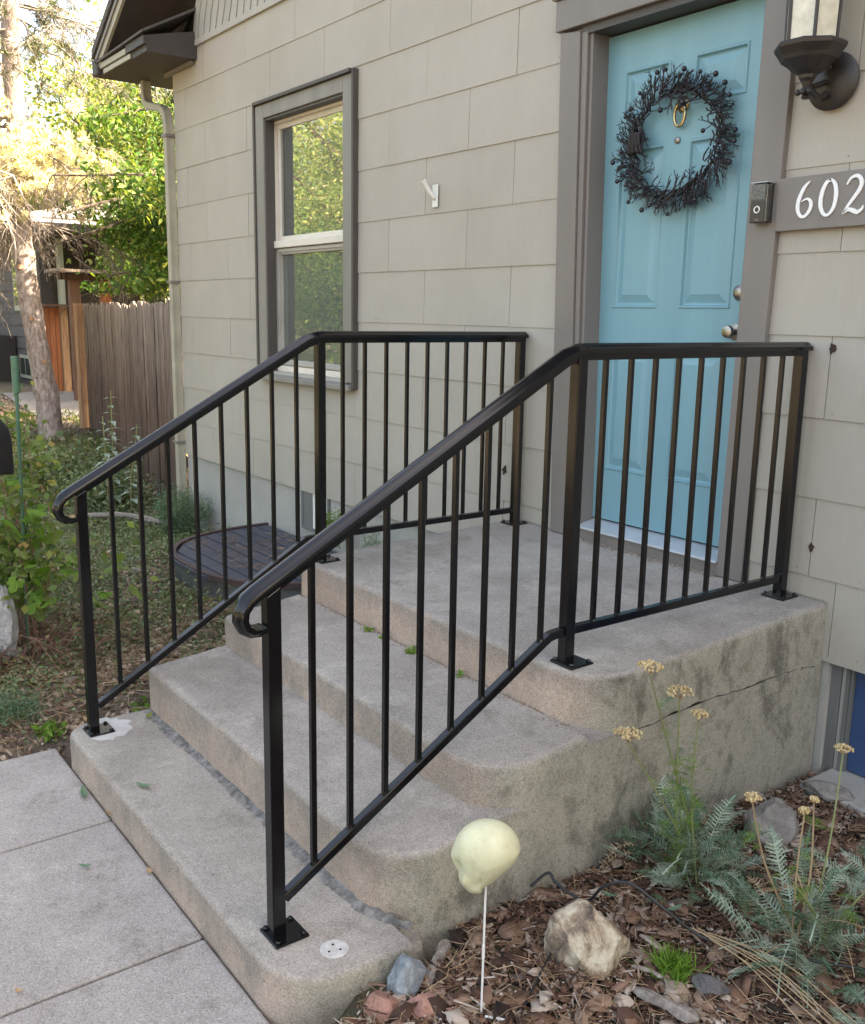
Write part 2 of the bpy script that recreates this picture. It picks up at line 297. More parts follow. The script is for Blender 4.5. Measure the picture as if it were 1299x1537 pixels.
# ------------------------------------------------------------------ mesh helpers
COL = S.collection
class MB:
    def __init__(s): s.v = []; s.f = []
    def add(s, vs, fs):
        o = len(s.v); s.v += [tuple(v) for v in vs]; s.f += [tuple(i+o for i in f) for f in fs]; return s
    def box(s, x0, x1, y0, y1, z0, z1):
        x0, x1 = min(x0, x1), max(x0, x1); y0, y1 = min(y0, y1), max(y0, y1); z0, z1 = min(z0, z1), max(z0, z1)
        return s.hexa([(x0, y0, z0), (x1, y0, z0), (x1, y1, z0), (x0, y1, z0), (x0, y0, z1), (x1, y0, z1), (x1, y1, z1), (x0, y1, z1)])
    def hexa(s, p):
        return s.add(p, [(3, 2, 1, 0), (4, 5, 6, 7), (0, 1, 5, 4), (1, 2, 6, 5), (2, 3, 7, 6), (3, 0, 4, 7)])
    def prism(s, poly, vec):
        n = len(poly); vec = Vector(vec); a = [Vector(p) for p in poly]
        return s.add(a+[p+vec for p in a], [tuple(range(n))[::-1], tuple(range(n, 2*n))]+[(i, (i+1) % n, (i+1) % n+n, i+n) for i in range(n)])
    def tube(s, pts, rad, n=8, caps=True, squash=None):
        pts = [Vector(p) for p in pts]
        if not hasattr(rad, '__len__'): rad = [rad]*len(pts)
        vs = []; fs = []
        ref = None
        for i, p in enumerate(pts):
            t = (pts[min(i+1, len(pts)-1)]-pts[max(i-1, 0)]).normalized()
            if ref is None:
                ref = Vector((0, 0, 1)) if abs(t.z) < .9 else Vector((1, 0, 0))
            a = (ref-t*ref.dot(t)).normalized(); ref = a; b = t.cross(a)
            for k in range(n):
                an = 2*math.pi*k/n; vs.append(p+(a*math.cos(an)+b*math.sin(an))*rad[i])
        for i in range(len(pts)-1):
            for k in range(n):
                fs.append((i*n+k, i*n+(k+1) % n, (i+1)*n+(k+1) % n, (i+1)*n+k))
        if caps: fs.append(tuple(range(n))[::-1]); fs.append(tuple(range((len(pts)-1)*n, len(pts)*n)))
        return s.add(vs, fs)
    def rev(s, prof, c, axis='z', n=16, ang0=0):
        """prof: list of (radius, height) turned about an axis through c"""
        vs = []; fs = []; c = Vector(c)
        for (r_, h) in prof:
            for k in range(n):
                a = ang0+2*math.pi*k/n; x, y = r_*math.cos(a), r_*math.sin(a)
                vs.append(c+(Vector((x, y, h)) if axis == 'z' else Vector((x, h, y)) if axis == 'y' else Vector((h, x, y))))
        m = len(prof)
        for i in range(m-1):
            for k in range(n): fs.append((i*n+k, i*n+(k+1) % n, (i+1)*n+(k+1) % n, (i+1)*n+k))
        fs.append(tuple(range(n))[::-1]); fs.append(tuple(range((m-1)*n, m*n)))
        return s.add(vs, fs)
    def ball(s, c, r, n=10):
        prof = [(max(1e-4, r*math.sin(math.pi*i/n)), -r*math.cos(math.pi*i/n)) for i in range(n+1)]
        return s.rev(prof, c, 'z', n)
    def sweep(s, prof, path, yaxis=True, x=0, scl=None):
        """profile (u across X, v up) swept along a path in the YZ plane at X = x"""
        m = len(prof); vs = []; fs = []
        P = [Vector((x, y, z)) for y, z in path]
        for i, p in enumerate(P):
            a = (P[i]-P[i-1]).normalized() if i else (P[1]-P[0]).normalized()
            b = (P[i+1]-P[i]).normalized() if i < len(P)-1 else a
            t = (a+b).normalized(); k = 1/max(.5, t.dot(b))
            up = t.cross(Vector((1, 0, 0)))
            q = scl[i] if scl else 1
            for (u_, v_) in prof: vs.append(p+Vector((u_*q, 0, 0))+up*(v_*k*q))
        for i in range(len(P)-1):
            for j in range(m): fs.append((i*m+j, i*m+(j+1) % m, (i+1)*m+(j+1) % m, (i+1)*m+j))
        fs.append(tuple(range(m))[::-1]); fs.append(tuple(range((len(P)-1)*m, len(P)*m)))
        return s.add(vs, fs)
    def mesh(s, name, mat=None, smooth=False):
        me = bpy.data.meshes.new(name); me.from_pydata(s.v, [], s.f); me.update()
        bm = bmesh.new(); bm.from_mesh(me); bmesh.ops.recalc_face_normals(bm, faces=bm.faces); bm.to_mesh(me); bm.free()
        if mat: me.materials.append(MATS[mat])
        if smooth:
            me.polygons.foreach_set('use_smooth', [True]*len(me.polygons))
            try: me.set_sharp_from_angle(angle=R(38))
            except Exception: pass
        return me
    def build(s, name, mat, parent=None, smooth=False, bevel=0, seg=2):
        return link(name, s.mesh(name, mat, smooth), parent, bevel, seg)
def link(name, me, parent=None, bevel=0, seg=2):
    o = bpy.data.objects.new(name, me); COL.objects.link(o)
    if parent is not None:
        o.parent = parent
        if parent.type == 'EMPTY': o.matrix_parent_inverse = parent_matrix(parent).inverted()
    if bevel:
        b = o.modifiers.new('bevel', 'BEVEL'); b.width = bevel; b.segments = seg; b.limit_method = 'ANGLE'; b.angle_limit = R(40)
    return o
def parent_matrix(e):
    return Matrix.LocRotScale(e.location, e.rotation_euler, e.scale)
def thing(name, label, cat, loc=(0, 0, 0), group=None):
    o = bpy.data.objects.new(name, None); COL.objects.link(o); o.location = loc; o.empty_display_size = .1
    return tag(o, label, cat, group)
def tag(o, label, cat, group=None, kind=None):
    if label: o['label'] = label
    if cat: o['category'] = cat
    if group: o['group'] = group
    if kind: o['kind'] = kind
    return o
def stuff(o, label=None, cat=None): return tag(o, label, cat, None, 'stuff')
def rawmesh(name, V, F, mat):
    """numpy vertices (N,3) and equal-sized faces (M,k), for foliage and litter"""
    V = np.asarray(V, np.float32); F = np.asarray(F, np.int32)
    me = bpy.data.meshes.new(name); me.vertices.add(len(V)); me.vertices.foreach_set('co', V.ravel())
    k = F.shape[1]; me.loops.add(F.size); me.loops.foreach_set('vertex_index', F.ravel())
    me.polygons.add(len(F)); me.polygons.foreach_set('loop_start', np.arange(0, F.size, k)); me.polygons.foreach_set('loop_total', np.full(len(F), k))
    me.update(calc_edges=True); me.materials.append(MATS[mat]); return me
def rot_frames(n, tilt=1.0, rng=RNG):
    """random orthonormal frames; tilt 0 keeps normals upright"""
    nrm = rng.normal(size=(n, 3)); nrm[:, :2] *= tilt; nrm[:, 2] = np.abs(nrm[:, 2])*.8+.35*(1.2-tilt)+.02
    nrm /= np.linalg.norm(nrm, axis=1)[:, None]
    a = rng.normal(size=(n, 3)); a -= nrm*(a*nrm).sum(1)[:, None]; a /= np.linalg.norm(a, axis=1)[:, None]
    return a, np.cross(nrm, a), nrm
def leaves(name, C, size, mat, aspect=.5, tilt=1.0, droop=0, fold=.25, jitter=.35, parent=None, rng=RNG):
    """small folded leaves (four faces each) at the points C"""
    n = len(C); a, b, nn = rot_frames(n, tilt, rng)
    if droop: a[:, 2] -= droop; a /= np.linalg.norm(a, axis=1)[:, None]; b = np.cross(nn, a); b /= np.linalg.norm(b, axis=1)[:, None]+1e-9; nn = np.cross(a, b)
    L = (size*(1+jitter*rng.uniform(-1, 1, n)))[:, None]; W = L*aspect
    p0 = C; p1 = C+a*L*.45+b*W*.5+nn*L*fold*.3; p2 = C+a*L; p3 = C+a*L*.45-b*W*.5+nn*L*fold*.3; pm_ = C+a*L*.5
    V = np.stack([p0, p1, p2, p3, pm_], 1).reshape(-1, 3); base = np.arange(n)[:, None]*5
    F = np.concatenate([base+np.array([[0, 1, 4]]), base+np.array([[1, 2, 4]]), base+np.array([[0, 4, 3]]), base+np.array([[4, 2, 3]])], 0)
    return link(name, rawmesh(name, V, F, mat), parent)
def ribbons(P0, P1, wdt, rng=RNG, bend=.0):
    """thin straight or bent blades from P0 to P1 as two quads"""
    n = len(P0); d = P1-P0; s_ = np.cross(d, rng.normal(size=(n, 3))); s_ /= np.linalg.norm(s_, axis=1)[:, None]+1e-9
    w_ = (np.ones(n)*wdt)[:, None]; M = (P0+P1)/2+rng.normal(size=(n, 3))*bend*np.linalg.norm(d, axis=1)[:, None]
    V = np.stack([P0-s_*w_/2, P0+s_*w_/2, M-s_*w_/2, M+s_*w_/2, P1-s_*w_/5, P1+s_*w_/5], 1).reshape(-1, 3)
    b = np.arange(n)[:, None]*6; F = np.concatenate([b+np.array([[0, 1, 3, 2]]), b+np.array([[2, 3, 5, 4]])], 0)
    return V, F
def sticks3(P0, P1, r0, r1, rng=RNG):
    """three-sided tapered twigs"""
    n = len(P0); d = P1-P0; a = np.cross(d, rng.normal(size=(n, 3))); a /= np.linalg.norm(a, axis=1)[:, None]+1e-9
    b = np.cross(d, a); b /= np.linalg.norm(b, axis=1)[:, None]+1e-9
    V = []
    for P, r_ in ((P0, r0), (P1, r1)):
        r_ = (np.ones(n)*r_)[:, None]
        for k in range(3):
            an = 2*math.pi*k/3; V.append(P+(a*math.cos(an)+b*math.sin(an))*r_)
    V = np.stack(V, 1).reshape(-1, 3); q = np.arange(n)[:, None]*6
    F = np.concatenate([q+np.array([[k, (k+1) % 3, (k+1) % 3+3, k+3]]) for k in range(3)], 0)
    return V, F
def cat(parts):
    V = []; F = []; o = 0
    for v, f in parts: V.append(v); F.append(f+o); o += len(v)
    return np.concatenate(V), np.concatenate(F)
def copy_thing(o, label=None):
    c = o.copy(); COL.objects.link(c)
    for ch in [x for x in bpy.data.objects if x.parent == o]:
        d = ch.copy(); COL.objects.link(d); d.parent = c
    if label: c['label'] = label
    return c
CHILD = {}

# ------------------------------------------------------------------ ground
def gz(x, y):
    x = np.asarray(x, float); y = np.asarray(y, float)
    s = lambda e0, e1, v: np.clip((v-e0)/(e1-e0), 0, 1)
    bed = s(1.55, 1.62, x)*s(-3.6, -2.2, y)
    z = -.02+bed*(.085+.035*s(0, -1.7, y))
    left = s(-.1, -.3, x); z = z+left*(.045*s(-.3, -1.5, y)*s(-6, -1, x))
    z = z-.05*s(-2.5, -4, x)*s(-12, -6, x)*s(-2, 0, y)
    z = z+.014*np.sin(x*5.1+1)*np.sin(y*4.3)*np.clip(bed+left*.8, 0, 1)+.006*np.sin(x*17)*np.sin(y*13+2)*np.clip(bed+left, 0, 1)
    z = z+.10*np.exp(-((x+1.9)/.95)**2-((y+1.02)/.30)**2)+.07*np.exp(-((x+2.85)/.28)**2-((y+.5)/.5)**2)
    walk = s(-.35, -.2, x)*s(1.78, 1.7, x)*s(-2.0, -2.1, y)
    return z*(1-walk)+walk*-.04
t = np.linspace(-1, 1, 241); gx = np.sinh(t*5.2)/np.sinh(5.2)*150; 
X, Y = np.meshgrid(gx+.5, gx-1.0); Z = gz(X, Y)
V = np.stack([X, Y, Z], -1).reshape(-1, 3); n_ = 241
i = np.arange(n_-1); I, J = np.meshgrid(i, i); q = (J*n_+I).ravel()
g = link('ground', rawmesh('ground', V, np.stack([q, q+1, q+n_+1, q+n_], 1), 'soil')); g['kind'] = 'structure'

# sidewalk: a bed with separately edged slabs
sw = MB().box(-.20, 1.715, -9, -2.155, -.2, .02).build('sidewalk', 'walk_concrete'); sw['kind'] = 'structure'
def slab(x0, x1, y0, y1, z=.045):
    bm = bmesh.new(); m = MB().box(x0, x1, y0, y1, .021, z)
    return m.build('slab', 'walk_concrete', sw, bevel=.007, seg=3)
for (x0, x1) in ((-.21, .434), (.444, 1.177), (1.187, 1.72)):
    for k in range(6): slab(x0, x1, -2.158-1.1*(k+1)+.008, -2.158-1.1*k)

# ------------------------------------------------------------------ concrete steps
steps = thing('concrete_steps', 'old concrete front steps of three treads and a landing with rounded outer corners', 'steps', (.8, -1, 0))
def outline(y_front, rad, xl, xr, yb=0., rl=.05, step=.02):
    """counter-clockwise from back left along the left, front and right sides to the back right"""
    P = []
    def seg(a, b):
        n = max(1, int((Vector(b)-Vector(a)).length/step))
        for i in range(n): P.append((a[0]+(b[0]-a[0])*i/n, a[1]+(b[1]-a[1])*i/n))
    def arc(cx, cy, r, a0, a1):
        n = max(4, int(abs(a1-a0)*r/step))
        for i in range(n): a = a0+(a1-a0)*i/n; P.append((cx+r*math.cos(a), cy+r*math.sin(a)))
    seg((xl, yb), (xl, y_front+rl)); arc(xl+rl, y_front+rl, rl, math.pi, 1.5*math.pi)
    seg((xl+rl, y_front), (xr-rad, y_front)); arc(xr-rad, y_front+rad, rad, 1.5*math.pi, 2*math.pi)
    seg((xr, y_front+rad), (xr, yb)); P.append((xr, yb)); return P
def tier(name, y_front, rad, xl, xr, z0, ztop, yb=0., rl=.018, seed=0, er=.014, bulge=.006, label=None, sharp_y=9):
    P = outline(y_front, rad, xl, xr, yb, rl); n = len(P); m = MB(); V = []; loops = []
    def off(d):
        out = []
        for i, (x, y) in enumerate(P):
            a = Vector(P[(i-1) % n]); b = Vector(P[(i+1) % n])
            if i == 0: t_ = Vector(P[1])-Vector(P[0])
            elif i == n-1: t_ = Vector(P[-1])-Vector(P[-2])
            else: t_ = b-a
            t_.normalize(); nrm = Vector((t_.y, -t_.x)); k = 1
            out.append((x-nrm.x*d, y-nrm.y*d, nrm))
        return out
    zt = ztop if callable(ztop) else (lambda x, y: ztop)
    zb = z0 if callable(z0) else (lambda x, y: z0)
    prof = [(0., None, 0), (0, None, .33), (0, None, .66), (0, er*1.3, 0), (er*.28, er*.55, 0), (er*.75, er*.15, 0), (er*1.4, 0, 0)]
    for (d, dz, fr) in prof:
        base = len(V); o_ = off(d)
        for i, (x, y, nr) in enumerate(o_):
            cov = y > sharp_y
            if cov: x, y = P[i][0]-nr.x*(.0004 if d > 0 else 0), P[i][1]; dzz = 0 if dz is None else dz*.02
            else: dzz = dz
            t_, b_ = zt(x, y), zb(x, y)
            z = (b_+(t_-(er*1.3 if not cov else .0006)-b_)*fr) if dz is None else t_-dzz
            k = mnoise.noise(Vector((x*6, y*6, z*6)))*bulge*.5+mnoise.noise(Vector((x*26, y*26, z*20)))*bulge*.35
            if y > yb-.005 or d > er*1.2: k = 0
            V.append((x+nr.x*k, y+nr.y*k, z+(k*.5 if dz is not None else 0)))
    F = []
    for j in range(len(prof)-1):
        for i in range(n-1): F.append((j*n+i, j*n+i+1, (j+1)*n+i+1, (j+1)*n+i))
        F.append((j*n+n-1, j*n, (j+1)*n, (j+1)*n+n-1))
    F.append(tuple((len(prof)-1)*n+i for i in range(n)))
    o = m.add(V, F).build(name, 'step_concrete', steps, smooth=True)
    lv = [0, .33, .66, 1, 1, 1, 1]; at = o.data.attributes.new('rise', 'FLOAT', 'POINT')
    at.data.foreach_set('value', [lv[j // n] for j in range(len(V))])
    if label: o['label'] = label
    return o
crk = lambda x, y: .503+(.016*mnoise.noise(Vector((x*4, y*5, 1)))+.007*mnoise.noise(Vector((x*17, y*17, 2)))+.004*mnoise.noise(Vector((x*60, y*60, 3))))*(1 if x > 1.5 and y > -1.0 else .35)
XL, XR = -.078, 1.607
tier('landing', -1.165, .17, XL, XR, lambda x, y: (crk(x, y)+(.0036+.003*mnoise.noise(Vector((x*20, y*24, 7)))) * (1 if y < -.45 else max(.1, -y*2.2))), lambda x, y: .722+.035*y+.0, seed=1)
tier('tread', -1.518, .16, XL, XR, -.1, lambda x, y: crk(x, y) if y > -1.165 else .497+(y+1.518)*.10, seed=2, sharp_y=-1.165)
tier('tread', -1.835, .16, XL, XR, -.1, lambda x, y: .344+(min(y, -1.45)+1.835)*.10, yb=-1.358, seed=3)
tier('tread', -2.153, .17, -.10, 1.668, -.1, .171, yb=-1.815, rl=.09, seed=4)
# mortar smeared along the foot of the second riser, and patched old post hole
m = MB(); pts = []
N = 640
for i in range(N+1):
    x = -.06+i/N*1.68; wv = .036+.014*mnoise.noise(Vector((x*3, 0, 0)))+.007*mnoise.noise(Vector((x*17, 3, 0)))+.006*mnoise.noise(Vector((x*60, 3, 0)))+.006*mnoise.noise(Vector((x*170, 3, 0)))
    pts.append((x, max(.004, wv*min(1, max(.05, (1.60-x)/.12)))))
V = []; F = []
for i, (x, w_) in enumerate(pts):
    yb_ = -1.83-(max(0, x-1.47)**2*-1.8 if x > 1.47 else 0)
    V += [(x, yb_+.01, .186+.010*mnoise.noise(Vector((x*40, 1, 1)))), (x, yb_-w_*.5, .1765+.003*mnoise.noise(Vector((x*60, 5, 1)))), (x, yb_-w_, .1703)]
for i in range(N): F += [(3*i, 3*i+1, 3*i+4, 3*i+3), (3*i+1, 3*i+2, 3*i+5, 3*i+4)]
m.add(V, F).build('mortar_line', 'mortar', steps, smooth=True)
pp = MB().rev([(.035, 0), (.036, .003), (.030, .004)], (1.575, -1.985, .1705), n=18).build('plaster_patch', 'plaster', steps)
for (dx, dy) in ((.012, .01), (-.014, .004), (.004, -.017)):
    MB().rev([(.0035, 0), (.003, .0008)], (1.575+dx, -1.985+dy, .1747), n=8).build('hole', 'hole_dark', pp)
ngp = random.Random(3); P = [(.01+.10*math.cos(a)*ngp.uniform(.75, 1.15), -2.02+.085*math.sin(a)*ngp.uniform(.75, 1.15), .1706) for a in np.linspace(0, 2*math.pi, 30)[:-1]]
MB().prism(P, (0, 0, .0016)).build('plaster_patch', 'plaster_thin', steps)
# crumbled end of the lowest step by the mulch
MB().hexa([(1.56, -1.813, -.05), (1.664, -1.813, -.05), (1.650, -1.745, -.05), (1.56, -1.73, -.05), (1.56, -1.813, .150), (1.655, -1.813, .142), (1.635, -1.76, .128), (1.56, -1.73, .145)]).build('broken_edge', 'step_concrete', steps, bevel=.012, seg=3)
MB().box(-.07, 1.58, -1.8145, -1.60, -.1, .15).build('core', 'step_concrete', steps)

# ------------------------------------------------------------------ handrails
H_TOP, H_BOT = 1.603, .785
def rail_thing(x, label, dx_wall=0):
    t = thing('handrail', label, 'handrail', (x, -1.1, .68), 'black iron handrails either side of the steps')
    YB, YA, YC = -1.109, -2.072, -.045
    sl_ = .553
    top = lambda y: H_TOP if y > YB-.03 else H_TOP+(y-YB+.03)*sl_
    bot = lambda y: H_BOT if y > -1.175 else H_BOT+(y+1.175)*.592
    prof = [(-.029, -.012), (-.030, -.004), (-.028, .003), (-.022, .006), (-.018, .0095), (-.0125, .0145), (-.005, .0175), (.005, .0175), (.0125, .0145), (.018, .0095), (.022, .006), (.028, .003), (.030, -.004), (.029, -.012)]
    ya = YA-.035; za = top(ya)
    curl = [(ya, za), (ya-.028, za-.018), (ya-.043, za-.040), (ya-.045, za-.064), (ya-.036, za-.084), (ya-.018, za-.096), (ya+.002, za-.098), (ya+.016, za-.094)]
    path = [(YC+.022, H_TOP), (YB+.01, H_TOP), (YB-.015, H_TOP-.002), (YB-.035, H_TOP-.009), (YB-.06, top(YB-.06)+.0)]
    path += [(YA+.05, top(YA+.05))]+curl
    sc = [1]*(len(path)-len(curl))+[1, .98, .95, .92, .88, .84, .8, .72]
    MB().sweep(prof, path, x=x, scl=sc).build('top_rail', 'rail_black', t, smooth=True)
    p2 = [(-.0135, -.030), (-.0135, -.0115), (.0135, -.0115), (.0135, -.030)]
    MB().sweep(p2, path[:6]+[(YA-.005, top(YA-.005)), (YA-.04, top(YA-.04)+.0)], x=x, scl=[1]*7+[.42]).build('channel', 'rail_black', t, bevel=.0015)
    p3 = [(-.0125, -.0125), (-.0125, .0125), (.0125, .0125), (.0125, -.0125)]
    for seg_ in ([(YC-.018, H_BOT), (YB+.02, H_BOT)], [(YB-.021, H_BOT), (-1.165, H_BOT-.002), (-1.185, bot(-1.185)), (YA+.02, bot(YA+.02))]):
        MB().sweep(p3, seg_, x=x).build('bottom_rail', 'rail_black', t, bevel=.0025)
    land = lambda y: .722+.035*y
    for (py, lean) in ((YC, -.004), (YB, 0), (YA, -.0)):
        zb = land(py) if py > -1.5 else .171; zt = top(py)-.024; h = .0178
        MB().hexa([(x-h, py-h, zb), (x+h, py-h, zb), (x+h, py+h, zb), (x-h, py+h, zb), (x-h, py-h, zt-(.01 if py == YA else 0)), (x+h, py-h, zt-(.01 if py == YA else 0)), (x+h, py+h, zt+(.01 if py == YA else 0)), (x-h, py+h, zt+(.01 if py == YA else 0))]).build('post', 'rail_black', t, bevel=.0025)
        py2 = py+.016 if py != YC else py-.012; px = x+.010
        bp = MB().box(px-.046, px+.046, py2-.046, py2+.046, zb+.0005, zb+.0075).build('base_plate', 'rail_black', t, bevel=.002)
        for sx in (-1, 1):
            for sy in (-1, 1): MB().rev([(.0075, 0), (.0075, .005), (.005, .008)], (px+sx*.035, py2+sy*.035, zb+.0072), n=6).build('bolt', 'rail_black', bp)
    bal = None
    for k in range(9):
        y = YB+(k+1)*(YC-YB)/10
        MB().box(x-.0072, x+.0072, y-.0072, y+.0072, H_BOT+.012, H_TOP-.024).build('baluster', 'rail_black', t, bevel=.001, seg=1)
        MB().rev([(.0105, 0), (.0075, .006)], (x, y, H_BOT+.0122), n=8).build('weld', 'rail_black', t)
    for k in range(8):
        y = YA+(k+1)*(YB-YA)/9
        MB().box(x-.0072, x+.0072, y-.0072, y+.0072, bot(y)+.010, top(y)-.022).build('baluster', 'rail_black', t, bevel=.001, seg=1)
        MB().rev([(.0105, -.004), (.0075, .006)], (x, y, bot(y)+.0142), n=8).build('weld', 'rail_black', t)
    return t
rail_thing(0.0, 'glossy black iron handrail with balusters on the window side of the steps')
rail_thing(1.442, 'glossy black iron handrail with curled end, nearest the garden bed and skull')

# ------------------------------------------------------------------ house
house = thing('house', 'taupe shingle-sided house with blue front door and brown trim', 'house', (0, 0, 0))
SMESH = {}
def hp(mb, name, mat, parent=None, **k): return mb.build(name, mat, parent or house, **k)
HX0, HX1, HY1, EZ = -4.13, 10.5, 9.0, 3.62
# backing wall with openings for window, door and basement window
def wall_cells(x0, x1, z0, z1, holes, y0, y1, name, mat):
    xs = sorted({x0, x1, *[h[0] for h in holes], *[h[1] for h in holes]}); zs = sorted({z0, z1, *[h[2] for h in holes], *[h[3] for h in holes]})
    m = MB()
    for i in range(len(xs)-1):
        for j in range(len(zs)-1):
            cx, cz = (xs[i]+xs[i+1])/2, (zs[j]+zs[j+1])/2
            if any(h[0] < cx < h[1] and h[2] < cz < h[3] for h in holes): continue
            m.box(xs[i], xs[i+1], y0, y1, zs[j], zs[j+1])
    return hp(m, name, mat)
WIN = (-2.615, -1.585, 1.295, 2.93); DOOR = (.315, 1.165, .722, 2.86)
wall_cells(HX0, HX1, .535, EZ, [WIN, DOOR], .004, .16, 'wall', 'siding_smooth')
wall_cells(HX0+.005, HX1, -.3, .535, [(-2.17, -1.83, .29, .55), (1.63, 2.6, -.3, .535)], .010, .16, 'foundation', 'foundation')
hp(MB().box(HX0, HX0+.15, .16, HY1, -.3, EZ).box(HX0, HX1, HY1, HY1+.15, -.3, EZ).box(HX1, HX1+.15, .004, HY1, -.3, EZ), 'wall', 'siding_smooth')
hp(MB().box(HX0, HX1, .17, HY1, .50, .60), 'room_floor', 'dark_room')
hp(MB().box(HX0, HX1, .17, HY1, 3.45, 3.6), 'room_ceiling', 'dark_room')
hp(MB().box(-3.4, 2.4, 3.0, 3.1, .6, 3.45), 'room_wall', 'dark_room')
# siding: one object per shingle, thicker at its lower edge, courses overlap
E_, S0 = .2783, .8058
def rsub(r, h):
    """rectangle minus rectangle"""
    x0, x1, z0, z1 = r; a, b, c, d = h
    if a >= x1 or b <= x0 or c >= z1 or d <= z0: return [r]
    out = []
    if x0 < a: out.append((x0, a, z0, z1))
    if b < x1: out.append((b, x1, z0, z1))
    xa, xb = max(x0, a), min(x1, b)
    if z0 < c: out.append((xa, xb, z0, c))
    if d < z1: out.append((xa, xb, d, z1))
    return out
def shingle(x0, x1, k, holes, low=None):
    z0 = S0+k*E_ if low is None else low; z1 = S0+(k+1)*E_
    z1e = z1+.012
    rects = [(x0+.0014, x1-.0014, z0+random.uniform(-.0012, .0012), z1e)]
    for h in holes: rects = [q for r_ in rects for q in rsub(r_, h)]
    if not rects: return
    m = MB(); dy = random.uniform(-.0012, .0012)
    yf = lambda z: -.0062+dy*.8+(z-z0)/(z1e-z0)*.0048
    for (a, b, c, d) in rects:
        if b-a < .004 or d-c < .004: continue
        m.hexa([(a, yf(c), c), (b, yf(c), c), (b, .003, c), (a, .003, c), (a, yf(d), d), (b, yf(d), d), (b, .003, d), (a, .003, d)])
    if m.v: hp(m, 'siding_shingle', 'siding')
WH = (-2.68, -1.52, 1.27, 3.0); DH = (.205, 1.268, .70, 2.93)
top_k = 10
for k in range(-1, 10):
    off_ = -.82 if k % 2 else -.472
    js = [off_+.686*i for i in range(-8, 3)]
    js = [j for j in js if HX0 < j < .7]+[1.28]
    if k % 2: js += [1.63 if k == -1 else 1.87]
    else: js += [1.525]
    base = js[-1]
    js += [base+.686*i for i in range(1, 5)]
    js = sorted([HX0]+js)
    if js[1]-js[0] < .06: js.pop(1)
    for a, b in zip(js[:-1], js[1:]):
        if k == -1:
            z_low = .535 if b < 1.0 else .515
            shingle(a, b, k, [WH, DH, (XL, XR, 0, .73)], low=z_low)
        else: shingle(a, b, k, [WH, DH] + ([(XL, XR, 0, .73)] if k == 0 else []))
m = MB(); rgn = random.Random(17)
for k in range(-1, 10):
    for q in range(16):
        x = HX0+.2+rgn.uniform(0, 5.9); z = S0+k*E_+rgn.choice((.018, .022))
        if WH[0] < x < WH[1] and WH[2] < z < WH[3] or DH[0]-.05 < x < DH[1]+.05 or z < .75 and x > -.1 and x < 1.62: continue
        m.rev([(.0032, 0), (.0022, -.0008)], (x, -.0062, z), 'y', 6)
o = hp(m, 'nail_heads', 'window_trim'); o['kind'] = 'stuff'
# flat board under the lowest course right of the steps
hp(MB().box(1.612, 4.6, -.006, .003, .515, .535), 'skirt_board', 'siding_smooth')
# gable: band, slanted wavy shakes with dark gaps, backing
zb_ = S0+10*E_
hp(MB().box(-3.66, HX1, -.022, .003, zb_-.03, zb_+.012), 'belly_band', 'siding_smooth', bevel=.003)
RS = .585; ridge_x = 3.2
def rake_z(x): return 3.60+(x+4.65)*RS if x < ridge_x else 3.60+(2*ridge_x-x+4.65)*RS
pk = rake_z(ridge_x)
hp(MB().prism([(-4.1, .003, zb_+.01), (HX1, .003, zb_+.01), (ridge_x, .003, pk-.1)], (0, .12, 0)), 'gable_wall', 'dark_room')
for i in range(26):
    x = -3.72+i*.106; h = min(.95, rake_z(x+.15)-zb_-.1)
    if h < .12: continue
    n_s = 7; Lp = []; Rp = []
    for j in range(n_s+1):
        z = zb_+.012+h*j/n_s; xs_ = x+.36*(z-zb_)
        Lp.append((xs_+.007*math.sin(j*2.1+i), -.016, z)); Rp.append((xs_+.088+.007*math.sin(j*2.1+i+.9), -.016, z))
    hp(MB().prism(Lp+Rp[::-1], (0, .018, 0)), 'gable_shake', 'siding_smooth')
# roof: two slopes, overhanging 0.4 m at the gable and 0.5 m at the eave
def roof_slab(xa, xb, ya, yb, za, zb, th, name, mat):
    return hp(MB().hexa([(xa, ya, za), (xb, ya, zb), (xb, yb, zb), (xa, yb, za), (xa, ya, za+th), (xb, ya, zb+th), (xb, yb, zb+th), (xa, yb, za+th)]), name, mat)
roof_slab(-4.70, ridge_x, -.43, HY1+.4, 3.60, pk+.03, .06, 'roof', 'shingle_roof')
roof_slab(2*ridge_x+4.70, ridge_x, -.43, HY1+.4, 3.60, pk+.03, .06, 'roof', 'shingle_roof')
for nm, mt, y0, dz0, dz1 in (('rake_board', 'fascia_tan', -.405, -.095, -.002), ('rake_trim', 'trim_paint', -.418, -.035, -.001)):
    hp(MB().hexa([(-4.66, y0, 3.60+dz0), (ridge_x, y0, pk+dz0+.02), (ridge_x, y0+.022, pk+dz0+.02), (-4.66, y0+.022, 3.60+dz0), (-4.66, y0, 3.60+dz1), (ridge_x, y0, pk+dz1+.02), (ridge_x, y0+.022, pk+dz1+.02), (-4.66, y0+.022, 3.60+dz1)]), nm, mt)
hp(MB().hexa([(-4.6, -.383, 3.545), (ridge_x, -.383, pk-.04), (ridge_x, .003, pk-.04), (-4.6, .003, 3.545), (-4.6, -.383, 3.56), (ridge_x, -.383, pk-.02), (ridge_x, .003, pk-.02), (-4.6, .003, 3.56)]), 'soffit', 'soffit_brown')
